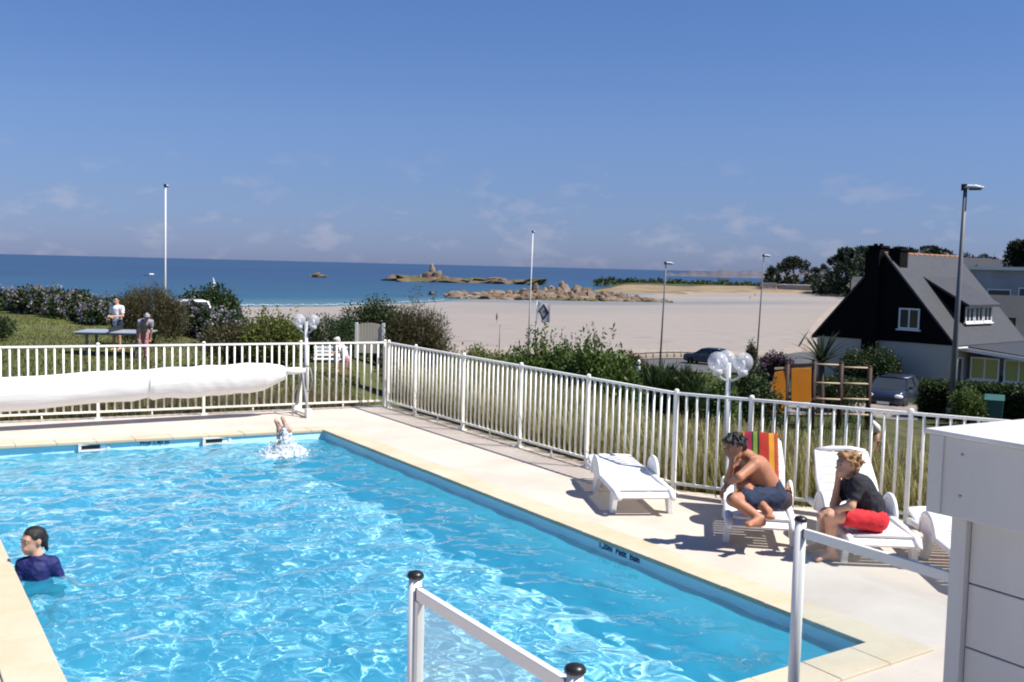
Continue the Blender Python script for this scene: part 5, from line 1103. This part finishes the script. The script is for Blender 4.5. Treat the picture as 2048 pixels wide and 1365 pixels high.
fo = [('e', (rg.normal(0, .10), rg.normal(0, .09), rg.uniform(-.02, .05)), (rg.uniform(.05, .11), rg.uniform(.05, .10), rg.uniform(.03, .085))) for q in range(26)] + [('c', (0, 0, 0), (-.01, 0, .17), .085, .055), ('c', (-.01, 0, .15), (-.02, -.02, .36), .062, .036), ('c', (.05, 0, 0), (.05, .0, .30), .06, .028)]
fm_ = sdf_mesh('foam', fo, .009, spm, .03, None, .012); nv = len(spl.v); spl.v += [tuple(v.co) for v in fm_.vertices]
for q in fm_.polygons: spl.f.append(tuple(nv+i for i in q.vertices)); spl.mi.append(0); spl.sm.append(True)
so = spl.build('splash', spm); so.location = (sx_+.02, sy_-.03, WATER-.01); tag(so, 'white splash of water around the plunging swimmer', 'splash'); so['kind'] = 'stuff'

# --- people on the lawn and the beach
def standing(px, d, h, zb, label, shirt, bottom, skin='skin_fair', lean=0.0, face=LEFT, arms='down', hairm='hair_dark', style='short', res=0.016, long=False, group=None, name='person', cap=None):
    x, y = gxy(px, d); b0 = np.array((x, y, zb)); f_ = A(face); r_ = np.cross(f_, (0, 0, 1)); s = h/1.75
    ca, sa = math.cos(lean), math.sin(lean)
    def Q(side, fw, up):        # upright coordinates, bent forward at the hips
        if up > .92: u2 = up-.92; fw2, up2 = fw*ca+u2*sa, .92+u2*ca-fw*sa
        else: fw2, up2 = fw, up
        return b0 + (r_*side + f_*fw2)*s + np.array((0, 0, up2*s))
    hd = mkhead(Q(0, .02, 1.63), f_*ca-np.array((0, 0, sa*.8)), np.array((0, 0, ca))+f_*sa, s)
    bod = [('c', Q(0, 0, .95), Q(0, 0, 1.1), .13*s, .12*s), ('c', Q(0, 0, 1.1), Q(0, 0, 1.33), .12*s, .14*s), ('c', Q(-.1, 0, 1.38), Q(.1, 0, 1.38), .09*s, .09*s), ('c', Q(0, 0, 1.38), Q(0, .01, 1.6), .07*s, .052*s)]
    sh = [('c', Q(0, 0, .9), Q(0, 0, 1.1), .15*s, .14*s), ('c', Q(0, 0, 1.1), Q(0, 0, 1.33), .14*s, .155*s), ('c', Q(-.11, 0, 1.38), Q(.11, 0, 1.38), .105*s, .105*s)]
    bt = [('c', Q(0, 0, .9), Q(0, 0, 1.0), .145*s, .14*s)]
    for sd in (-1, 1):
        s0, e0, w0 = Q(sd*.2, 0, 1.40), Q(sd*.25, -.02 if arms == 'down' else .05, 1.13), (Q(sd*.22, .08, .90) if arms == 'down' else Q(sd*.10, .27, 1.12))
        if arms == 'reach': e0, w0 = Q(sd*.2, .2, 1.22), Q(sd*.18, .35, 1.0)
        bod += [('c', s0, e0, .05*s, .04*s), ('c', e0, w0, .04*s, .028*s)] + hand(w0, w0-e0, f_, s, .5, sd)
        sh += [('c', s0, s0*.4+e0*.6, .068*s, .06*s)]
        hh, kk, aa = Q(sd*.09, 0, .9), Q(sd*.10, .03, .49), Q(sd*.11, 0, .08)
        bod += [('c', hh, kk, .09*s, .06*s), ('c', kk, aa, .056*s, .036*s)] + foot(aa, Q(sd*.13, .14, .03), s)
        bt += [('c', hh, hh*(.05 if long else .35)+kk*(.95 if long else .65), .115*s, .085*s)]
        if long: bt += [('c', kk, kk*.1+aa*.9, .082*s, .06*s)]
    cl_ = [('shirt', sh, M[shirt], .03, None), ('trousers' if long else 'shorts', bt, M[bottom], .03, None)]
    ro = person(label, b0, M[skin], bod, cl_, hd if res < .03 else hd, style, M[hairm], res, name=name, group=group)
    return ro
standing(234, 34.6, 1.78, gz(234, 34.6), 'person in white shirt and dark shorts standing behind the table tennis table', 'white_cloth', 'navy', face=LEFT*.3+TOW*.95, arms='front')
standing(285, 32.2, 1.62, gz(285, 32.2), 'person in grey hooded top bending beside the table tennis table', 'grey_cloth', 'pink_cloth', lean=0.85, face=-LEFT*.55+TOW*.83, arms='reach', long=True, hairm='grey_cloth', style='shaggy')
standing(694, 36.5, 1.70, gz(694, 36.5)+.12, 'person in white top and white cap leaning forward behind the railing', 'white_cloth', 'pink_cloth', 'skin_tan', lean=0.45, face=LEFT*.95+TOW*.2, arms='reach', hairm='white_cloth', style='short')
standing(676, 30, 0.92, gz(676, 30)+.1, 'small child in white clothes seen through the back railing', 'white_cloth', 'white_cloth', face=LEFT*.6+TOW*.8, arms='front', hairm='hair_blond', style='shaggy', res=.013)
BG = 'tiny walkers on the beach'
for px, py, dd_, top, bot, lab in ((1502, 600, 430, 'navy', 'grey_cloth', 'tiny dark walker on the sand left of the thin grey lamp post'), (1512, 591, 490, 'red_cloth', 'navy', 'tiny walker farther off near the dune, close to the thin grey lamp post'), (996, 640, 190, 'navy', 'navy', 'tiny dark figure on the sand beside the lone thin pole')):
    z_ = -8.9 if dd_ > 300 else -7.75
    standing(px, dd_, 1.75, z_, lab, top, bot, face=LEFT, res=0.03, group=BG)

# ------------------------------------------------------------------ plants
def leaf_material(name, rough=0.55, trans=0.3):
    m = bpy.data.materials.new(name); m.use_nodes = True; t = m.node_tree; p = t.nodes['Principled BSDF']; p.inputs['Roughness'].default_value = rough; p.inputs['Specular IOR Level'].default_value = 0.3
    a = N(t, 'ShaderNodeAttribute', attribute_name='col'); t.links.new(a.outputs['Color'], p.inputs['Base Color'])
    tl = N(t, 'ShaderNodeBsdfTranslucent'); t.links.new(a.outputs['Color'], tl.inputs['Color']); mx = N(t, 'ShaderNodeMixShader', inp={0: trans})
    t.links.new(p.outputs[0], mx.inputs[1]); t.links.new(tl.outputs[0], mx.inputs[2]); t.links.new(mx.outputs[0], t.nodes['Material Output'].inputs[0]); return m
M['leaf'] = leaf_material('leaf'); M['bark'] = material('bark', (0.08, 0.055, 0.04), 0.9, 0.3, 6, 0.5, 20)
def leaves_at(P, ln, wd, cols, rg, upb=0.3, out=None):
    n = len(P); d = rg.normal(size=(n, 3)); d[:, 2] += upb
    if out is not None: d += out*0.9
    d /= np.linalg.norm(d, axis=1)[:, None]; s = np.cross(d, rg.normal(size=(n, 3))); s /= np.linalg.norm(s, axis=1)[:, None]
    L = ln*rg.uniform(.6, 1.3, n)[:, None]; Wd = wd*rg.uniform(.7, 1.2, n)[:, None]
    V = np.stack([P, P+d*L*.5+s*Wd*.5, P+d*L, P+d*L*.5-s*Wd*.5], 1).reshape(-1, 3)
    C = np.repeat(cols, 4, 0); Q = np.arange(4*n).reshape(n, 4); return V, Q, C
def pal(cols, n, rg, var=0.3):
    c = np.array(cols)[rg.integers(0, len(cols), n)]; return c*(1+rg.uniform(-var, var, (n, 1)))
def lobe_points(lobes, n, rg, shell=0.5):
    w = np.array([(l[3]*l[4]+l[4]*l[5]+l[3]*l[5]) for l in lobes]); k = rg.choice(len(lobes), n, p=w/w.sum()); L = np.array(lobes)[k]
    u = rg.normal(size=(n, 3)); u /= np.linalg.norm(u, axis=1)[:, None]; r = (shell+(1-shell)*rg.random((n, 1)))*(1+0.10*rg.normal(size=(n, 1)))
    return L[:, :3]+u*r*L[:, 3:], u
def foliage_mesh(name, lobes, n, ln, wd, cols, seed, upb=0.3, shell=0.55, var=0.3, zmin=None, extra=None, mat='leaf'):
    rg = np.random.default_rng(seed); P, u = lobe_points(lobes, n, rg, shell)
    if zmin is not None: keep = P[:, 2] > zmin; P, u = P[keep], u[keep]
    V, Q, C = leaves_at(P, ln, wd, pal(cols, len(P), rg, var), rg, upb, u)
    if extra: 
        for (V2, Q2, C2) in extra: Q = np.concatenate([Q, Q2+len(V)]); V = np.concatenate([V, V2]); C = np.concatenate([C, C2])
    me = bpy.data.meshes.new(name); fill(me, V, Q, M[mat]); vcol(me, C); return me
GREENS = {'dark': [(.024, .044, .014), (.036, .06, .019), (.05, .078, .025)], 'mid': [(.06, .105, .022), (.085, .135, .03), (.115, .165, .04)], 'yellow': [(.12, .145, .03), (.15, .165, .04), (.09, .12, .025)], 'olive': [(.055, .055, .022), (.085, .075, .03), (.11, .09, .045)], 'grey': [(.07, .08, .045), (.10, .10, .06)], 'pine': [(.008, .016, .009), (.014, .024, .012), (.022, .033, .014)], 'purple': [(.05, .035, .05), (.07, .045, .06), (.03, .045, .02)]}
def shrub(name, px0, px1, ytop, d, colkey, label, n=5000, ln=.10, wd=.05, seed=1, cat='shrub', group=None, round_=0.5, shoots=0, depth=None, zb=None, nl=9, upb=0.3, flowers=None):
    pc = (px0+px1)/2; g_ = gnd(pc, d); zb = g_.z if zb is None else zb; w = (px1-px0)/FOC*d*1.2; ht = (CAMH-(ytop-hy(pc))/FOC*d - zb)*1.08; dep = depth or w*.75; n = int(n*1.7)
    rg = np.random.default_rng(seed); root = thing(name, label, cat, (g_.x, g_.y, zb), face_cam(pc), group)
    lobes = []
    for k in range(nl):
        x = rg.uniform(-.36, .36)*w; y = rg.uniform(-.3, .3)*dep; e_ = math.sqrt(max(0.12, 1-(2*x/w)**2)); hh = ht*(round_+(1-round_)*e_)*rg.uniform(.72, .95)
        rz_ = hh*rg.uniform(.36, .5); lobes.append((x, y, hh-rz_, w*rg.uniform(.15, .25), dep*rg.uniform(.2, .3), rz_))
    lobes.append((0, 0, ht*.45, w*.40, dep*.38, ht*.46))
    ex = []
    if shoots:
        for k in range(shoots):
            x0 = rg.uniform(-.42, .42)*w; base = np.array((x0, rg.uniform(-.3, .3)*dep, ht*rg.uniform(.62, .8)*(1-.5*(2*x0/w)**2))); tip = base+np.array((rg.uniform(-.12, .12), rg.uniform(-.1, .1), ht*rg.uniform(.2, .38)))
            m_ = 26; P = base+(tip-base)*rg.random((m_, 1)); ex.append(leaves_at(P, ln*.9, wd*.8, pal(GREENS[colkey], m_, rg), rg, .9))
    me = foliage_mesh('crown', lobes, n, ln, wd, GREENS[colkey], seed, upb, zmin=.0, extra=ex); link('crown', me, root)
    st_ = MB()
    for k in range(5):
        a = rg.uniform(0, 6.28); q = rg.uniform(.1, .3)*w; st_.tube([(0.05*math.cos(a), .05*math.sin(a), -.05), (q*.5*math.cos(a), q*.4*math.sin(a), ht*.35), (q*math.cos(a), q*.8*math.sin(a), ht*.7)], [.05, .035, .015], 6)
    st_.build('stems', M['bark'], root)
    if flowers:
        cols, nf, sz = flowers; P, u = lobe_points(lobes, nf, rg, .97); P += u*.03; P = P[P[:, 2] > ht*.2]; Vs, Qs, Cs = [], [], []; o_ = 0
        for q in P:
            m_ = 9; pts = q+rg.normal(size=(m_, 3))*sz*.45; V, Q, C = leaves_at(pts, sz*.8, sz*.8, np.repeat(np.array([cols[rg.integers(len(cols))]])*rg.uniform(.75, 1.1), m_, 0), rg, .2); Vs.append(V); Qs.append(Q+o_); Cs.append(C); o_ += len(V)
        me = bpy.data.meshes.new('flower_heads'); fill(me, np.concatenate(Vs), np.concatenate(Qs), M['leaf']); vcol(me, np.concatenate(Cs)); link('flower_heads', me, root)
    return root
HYD = [(.27, .26, .30), (.16, .155, .26), (.33, .31, .31), (.20, .17, .22), (.26, .24, .17)]
HG = 'flowering hydrangeas along the lawn'
for k, (a, b_, yt, lab) in enumerate(((-130, 35, 576, 'hydrangea bush full of pale flowers at the far left edge'), (20, 120, 574, 'hydrangea bush with lilac white flowers, second from the left edge'), (100, 190, 583, 'hydrangea bush with pale flowers just left of the standing table tennis player'), (165, 262, 592, 'hydrangea bush with pale flowers behind the standing table tennis player'))):
    shrub('hydrangea', a, b_, yt, 51-k*1.0, 'dark', lab, 3800, .15, .10, 100+k, group=HG, round_=.75, flowers=(HYD, 260, .13), depth=2.5, zb=gz((a+b_)/2, 51)-.35)
for k, (a, b_, yt, d, lab) in enumerate(((342, 420, 604, 43, 'hydrangea bush with greenish white flowers in front of the white car'), (405, 490, 620, 41, 'greyish hydrangea bush right of the white car roof'))):
    shrub('hydrangea', a, b_, yt, d, 'dark', lab, 3600, .14, .09, 120+k, group=HG, round_=.7, flowers=(HYD[:3], 230, .12))
SG = 'shrubs between the lawn and the shore'
shrub('shrub', -70, 28, 632, 36, 'dark', 'small dark shrub cut by the left edge on the lawn', 2600, .10, .05, 11, group=SG)
shrub('tamarisk', 240, 360, 568, 37, 'olive', 'large round olive brown feathery bush beside the lamp post', 12000, .13, .025, 12, group=SG, round_=.35, nl=14, upb=.8)
shrub('shrub', 362, 480, 568, 62, 'dark', 'rounded dark green bush standing against the sea', 6500, .22, .12, 13, group=SG, round_=.4, zb=-2.6)
shrub('shrub', 405, 520, 640, 30, 'olive', 'low greyish shrub in front of the hydrangeas', 4500, .10, .04, 14, group=SG, round_=.6)
shrub('shrub', 480, 605, 622, 29, 'yellow', 'yellow green shrub left of the two globe lamp', 6000, .10, .05, 15, group=SG, round_=.6, shoots=10)
shrub('shrub', 596, 720, 628, 46, 'dark', 'dark shrub behind the two globe lamp', 5000, .11, .06, 16, group=SG, round_=.6)
shrub('shrub', 690, 822, 590, 50, 'dark', 'tall dark evergreen shrub above the white gate', 7500, .15, .07, 17, group=SG, round_=.45, nl=12, zb=-2.4)
shrub('tamarisk', 770, 892, 606, 27, 'olive', 'feathery olive green bush spreading beside the white gate', 12000, .14, .022, 18, group=SG, round_=.4, nl=12, shoots=16, upb=.9)
shrub('shrub', 890, 1040, 690, 34, 'yellow', 'low yellow green hedge shrub below the windbreak panels', 4500, .10, .05, 19, group=SG, round_=.8)
shrub('glossy_shrub', 1015, 1180, 684, 23, 'mid', 'big glossy green bush with upright shoots, left half beside the flag', 9000, .11, .055, 20, group=SG, round_=.7, shoots=46, upb=.6)
shrub('glossy_shrub', 1120, 1272, 690, 22, 'mid', 'big glossy green bush with upright shoots left of the grey lamp post', 9000, .11, .055, 21, group=SG, round_=.55, shoots=34, upb=.6)
shrub('shrub', 1226, 1292, 706, 70, 'olive', 'small bush at the beach edge right of the glossy bush', 1600, .2, .1, 22, group=SG)
shrub('grass_clump', 1285, 1395, 738, 24, 'dark', 'dark upright grassy clump below the grey lamp post', 5000, .30, .03, 23, cat='grass clump', group=SG, round_=.8, upb=2.2)
shrub('shrub', 1365, 1475, 745, 25, 'mid', 'green bush directly left of the large globe lamp', 5000, .10, .05, 24, group=SG, round_=.75)
shrub('shrub', 1450, 1560, 736, 26, 'dark', 'dark green bush between the large globe lamp and the play frame', 6000, .10, .05, 25, group=SG, round_=.75, shoots=8)
shrub('hydrangea', 1528, 1590, 703, 60, 'purple', 'purple flowered bush above the amber play panel', 2200, .16, .1, 26, group=SG, flowers=([(.22, .10, .22), (.28, .14, .25)], 80, .14))
shrub('conifer', 1498, 1520, 680, 70, 'olive', 'tiny brown green conifer beside the thin grey lamp post', 1100, .2, .06, 27, cat='conifer', group=SG, round_=.1)
shrub('shrub', 1700, 1800, 692, 48, 'dark', 'leafy green bush against the white house wall', 7000, .14, .07, 28, group=SG, round_=.5, zb=-3.0)
shrub('shrub', 1640, 1730, 752, 40, 'dark', 'low dark bush under the spiky palm', 3500, .14, .07, 29, group=SG, round_=.8)
shrub('conifer', 1918, 1980, 774, 35, 'mid', 'small cone shaped shrub beside the near lamp post', 3800, .10, .04, 30, cat='conifer', group=SG, round_=.1)
# clipped hedge in front of the house
def hedge(name, px0, px1, d, ytop, label, n, seed, colkey='dark', w=1.2):
    pc = (px0+px1)/2; g_ = gnd(pc, d); root = thing(name, label, 'hedge', (g_.x, g_.y, g_.z), face_cam(pc)); L = (px1-px0)/FOC*d*math.cos(math.atan((pc-1024)/FOC)); ht = CAMH-(ytop-hy(pc))/FOC*d-g_.z
    rg = np.random.default_rng(seed); f = rg.random(n); P = np.zeros((n, 3)); u = np.zeros((n, 3))
    P[:, 0] = rg.uniform(-L/2, L/2, n); P[:, 1] = rg.uniform(-w/2, w/2, n); P[:, 2] = rg.uniform(0, ht, n)
    a = f < .5; P[a, 1] = -w/2+rg.normal(0, .06, a.sum()); u[a] = (0, -1, 0); b_ = (f >= .5) & (f < .85); P[b_, 2] = ht+rg.normal(0, .05, b_.sum()); u[b_] = (0, 0, 1)
    V, Q, C = leaves_at(P, .11, .06, pal(GREENS[colkey], n, rg), rg, .2, u); me = bpy.data.meshes.new('foliage'); fill(me, V, Q, M['leaf']); vcol(me, C); link('foliage', me, root)
    MB().box((0, 0, ht*.47), (L*.98, w*.8, ht*.9)).build('twigs', M['bark'], root)
hedge('clipped_hedge', 1848, 2150, 36.5, 777, 'clipped dark hedge in front of the conservatory, behind the bin', 26000, 41, 'dark')
hedge('clipped_hedge', 1690, 1880, 47, 766, 'clipped dark hedge behind the parked dark car', 14000, 42, 'dark')
# spiky palm (cordyline) by the house
g_ = gnd(1652, 38); co = thing('palm', 'spiky fan of palm leaves rising in front of the black gable', 'palm', g_)
MB().tube([(0, 0, -.1), (.03, 0, 1.1), (.0, .02, 2.05)], [.16, .12, .10], 10).build('trunk', M['bark'], co)
rg = np.random.default_rng(9)
for k in range(46):
    a = rg.uniform(0, 2*PI); el = rg.uniform(-.25, 1.35); Lf = rg.uniform(1.35, 1.95); P0 = Vector((0, 0, 2.0)); pts = []
    for q in np.linspace(0, 1, 7): e2 = el-q*q*.9; pts.append(P0+Vector((math.cos(a)*math.cos(el)*Lf*q, math.sin(a)*math.cos(el)*Lf*q, math.sin(el)*Lf*q-.45*q*q*Lf*.6)))
    side = Vector((-math.sin(a), math.cos(a), 0)); V = []; 
    for i, p_ in enumerate(pts): w = .065*(1-(i/6)**1.5)+.004; V += [p_-side*w+Vector((0, 0, .02*(1-i/6))), p_, p_+side*w+Vector((0, 0, .02*(1-i/6)))]
    F = [(3*i+j, 3*i+j+1, 3*i+4+j, 3*i+3+j) for i in range(6) for j in (0, 1)]
    o = MB().add(V, F, 0, True).build('frond', M['leaf'], co); vcol(o.data, np.repeat(np.array([[.03, .045, .022]])*rg.uniform(.6, 1.5), len(V), 0))
# pines across the bay
def pine(px, d, zb, htop, wpx, label, seed, n=2600):
    x, y = gxy(px, d); root = thing('pine_tree', label, 'tree', (x, y, zb), face_cam(px), 'dark pines across the bay'); top = CAMH-(htop-hy(px))/FOC*d-zb; w = wpx/FOC*d; rg = np.random.default_rng(seed)
    lobes = [(rg.uniform(-.36, .36)*w, rg.uniform(-.3, .3)*w, 0, w*rg.uniform(.13, .24), w*rg.uniform(.14, .22), top*rg.uniform(.10, .16)) for k in range(11)]
    lobes = [(l[0], l[1], top*(.94-.30*(2*abs(l[0])/w)**2*1.0-rg.uniform(0, .2))-l[5], *l[3:]) for l in lobes]
    me = foliage_mesh('crown', lobes, n, w*.075, w*.04, GREENS['pine'], seed, .3, .6); link('crown', me, root)
    t_ = MB().tube([(0, 0, -.5), (w*.03, 0, top*.35), (-w*.02, 0, top*.7)], [w*.035, w*.026, w*.014], 8)
    for l in lobes[:6]: t_.tube([(w*.015, 0, top*.42), (l[0]*.6, l[1]*.6, (top*.45+l[2])/2), (l[0], l[1], l[2])], [w*.014, w*.01, w*.005], 5)
    t_.build('trunk', M['bark'], root)
for a in ((1543, 640, -6.5, 528, 30, 'smallest pine, left end of the far tree line', 201), (1587, 650, -6.3, 508, 64, 'spreading dark pine standing alone above the long low building', 202), (1628, 700, -2, 531, 24, 'small dark tree between the lone pine and the house gable', 203), (1648, 690, -1, 524, 20, 'narrow dark tree just left of the big pine clump', 204),
          (1700, 600, 2, 493, 76, 'big rounded pine at the left of the wooded hill', 205, 4200), (1738, 590, 3, 486, 80, 'highest pine of the wooded hill, left of the chimneys', 206, 4200), (1800, 560, 4, 491, 80, 'broad dark pine right of the chimneys', 207, 4200), (1852, 560, 4, 490, 84, 'broad dark pine above the orange ridge', 208, 4200), (1896, 540, 3, 506, 52, 'lower dark pine left of the near lamp post', 209), (1925, 300, 0, 498, 40, 'dark tree behind the near lamp post', 210),
          (1968, 420, 2, 506, 60, 'dark tree between the white houses above the flat roof', 211), (2050, 170, -1, 466, 92, 'tall dark tree cut by the right edge', 212, 4200)):
    pine(*a)
# scrub and thickets that read as one mass
rg = np.random.default_rng(33)
def thicket(name, label, spec, n, ln, wd, colkey, seed):
    rg = np.random.default_rng(seed); P = []
    for k in range(n):
        px0, px1, d0, d1, z0, z1 = spec[rg.integers(len(spec))]; px = rg.uniform(px0, px1); d = rg.uniform(d0, d1); x, y = gxy(px, d); bumpy = .55+.45*math.sin(px*.09+math.sin(px*.23)*2)*.8
        P.append((x, y, z0+(z1-z0)*rg.random()*bumpy))
    V, Q, C = leaves_at(np.array(P), ln, wd, pal(GREENS[colkey], n, rg), rg, .5); me = bpy.data.meshes.new(name); fill(me, V, Q, M['leaf']); vcol(me, C); o = link(name, me); o['kind'] = 'stuff'; o['label'] = label
thicket('dune_scrub', 'dark scrub along the top of the far dune', [(1190, 1350, 690, 740, -7.6, -3.6), (1340, 1530, 690, 740, -7.2, -4.4), (1520, 1720, 660, 700, -7.2, -4.6)], 5200, 2.4, 1.3, 'dark', 61)
thicket('wooded_thicket', 'dark mass of trees below the pines on the hill', [(1655, 1770, 520, 600, -7, 11), (1700, 1905, 500, 560, -5, 15), (1685, 1900, 520, 560, 4, 17), (1625, 1760, 560, 620, -7, 3), (1528, 1670, 655, 690, -7, 3.5)], 16000, 2.4, 1.4, 'pine', 62)
thicket('wooded_thicket', 'dark trees behind the flat roofed building', [(1900, 2200, 180, 240, -2, 5.0), (1930, 2100, 250, 330, 0, 9)], 5200, 1.2, .7, 'pine', 63)
thicket('bank_scrub', 'low scrub on the bank above the beach', [(880, 1300, 70, 92, -6.2, -4.6), (640, 960, 62, 84, -5.2, -3.4), (1230, 1330, 74, 84, -5.6, -4.9), (430, 720, 60, 80, -4.6, -2.9)], 9000, .30, .16, 'mid', 64)
thicket('bank_scrub', 'low green planting below the play frame and drive', [(1280, 1560, 27, 34, -2.4, -1.35), (1690, 1760, 33, 35, -2.5, -1.9), (1480, 1560, 34, 46, -2.8, -1.8)], 6000, .14, .07, 'dark', 65)
# grasses
M['blade'] = leaf_material('blade', 0.6, 0.35)
def blades(name, label, pos, hts, seed, tipc, midc, basec, wdt=.010, lean=.28):
    rg = np.random.default_rng(seed); n = len(pos); a = rg.uniform(0, 2*PI, n); l = rg.uniform(.3, 1.0, n)*lean; d = np.stack([np.cos(a)*l, np.sin(a)*l, np.zeros(n)], 1); sd = np.stack([-np.sin(a+rg.normal(0, 1, n)), np.cos(a), np.zeros(n)], 1); sd /= np.linalg.norm(sd, axis=1)[:, None]
    V = []; C = []; h = hts[:, None]
    for q, w in ((0, 1.0), (.45, 1.0), (.8, .8), (1.0, .35)):
        p_ = pos+d*h*q*q+np.array((0, 0, 1.0))*h*(q-.12*q*q*l[:, None]/lean); V += [p_-sd*wdt*w*.5, p_+sd*wdt*w*.5]
        cc = np.array(basec)*(1-min(1, q/.5))+np.array(midc)*min(1, q/.5) if q < .5 else np.array(midc)*(1-(q-.5)/.5)+np.array(tipc)*(q-.5)/.5; C += [np.repeat(cc[None], n, 0)*vv for vv in (1, 1)]
    jit = rg.uniform(.65, 1.3, (n, 1)); V = np.stack(V, 1).reshape(-1, 3); C = (np.stack(C, 1)*jit[:, None]).reshape(-1, 3); b0 = np.arange(n)[:, None]*8
    Q = np.concatenate([b0+np.array([2*i, 2*i+1, 2*i+3, 2*i+2]) for i in range(3)]); me = bpy.data.meshes.new(name); fill(me, V, Q, M['blade']); vcol(me, C); o = link(name, me); o['kind'] = 'stuff'; o['label'] = label; return o
rg = np.random.default_rng(70)
def strip(pts, n, o0_, o1_, clump=0):
    seg = [(Vector(a), Vector(b_)) for a, b_ in zip(pts, pts[1:])]; ls = np.array([(b_-a).length for a, b_ in seg]); k = rg.choice(len(seg), n, p=ls/ls.sum()); t_ = rg.random(n); off = o0_+(o1_-o0_)*rg.random(n)**1.15
    A_ = np.array([[*s[0]] for s in seg])[k]; B_ = np.array([[*s[1]] for s in seg])[k]; dv = B_-A_; dv /= np.linalg.norm(dv, axis=1)[:, None]; nr_ = np.stack([-dv[:, 1], dv[:, 0]], 1)
    P = A_+(B_-A_)*t_[:, None]+nr_*off[:, None]
    if clump: P += (np.round(P/clump)*clump-P)*rg.uniform(0, .55, (n, 1))
    return P
P = strip(FENCE_R, 25000, .22, 3.2, .55); zg_ = ground_xy(P[:, 0], P[:, 1]); hh = (1.28-0.045*np.clip(17-P[:, 1], 0, 12))*rg.uniform(.55, 1.05, len(P))
blades('tall_grass', 'tall straw coloured ornamental grass filling the bed behind the long railing', np.column_stack([P, zg_-.02]), hh, 71, (.42, .37, .17), (.18, .19, .055), (.03, .04, .012), .013)
P = strip([(-3.4, yback(-3.4)), (8.0, yback(8.0))], 9000, .25, 3.0, .4); P[:, 0] += 0; zg_ = ground_xy(P[:, 0], P[:, 1])
blades('rough_grass', 'rough brownish grass behind the back railing', np.column_stack([P, zg_-.02]), rg.uniform(.15, .55, len(P)), 72, (.26, .22, .11), (.13, .125, .045), (.03, .035, .012), .012)
px = rg.uniform(-250, 720, 26000); d = 20.5*(50/20.5)**rg.random(26000); k = (px-1024)/FOC; P = np.column_stack([d*(FWD2[0]+RGT2[0]*k), d*(FWD2[1]+RGT2[1]*k)]); zg_ = ground_z(px, d)
blades('lawn_grass', 'mown lawn grass round the table tennis table', np.column_stack([P, zg_]), rg.uniform(.04, .13, len(P)), 73, (.15, .155, .055), (.10, .115, .032), (.04, .05, .016), .02)
px = rg.uniform(900, 1760, 9000); d = 18*(36/18)**rg.random(9000); k = (px-1024)/FOC; P = np.column_stack([d*(FWD2[0]+RGT2[0]*k), d*(FWD2[1]+RGT2[1]*k)]); zg_ = ground_z(px, d); keep = (P[:, 0] > 11.6)
blades('garden_grass', 'green garden grass sloping down to the play frame', np.column_stack([P, zg_])[keep], rg.uniform(.10, .45, keep.sum()), 74, (.15, .16, .05), (.09, .11, .03), (.03, .04, .012), .018)
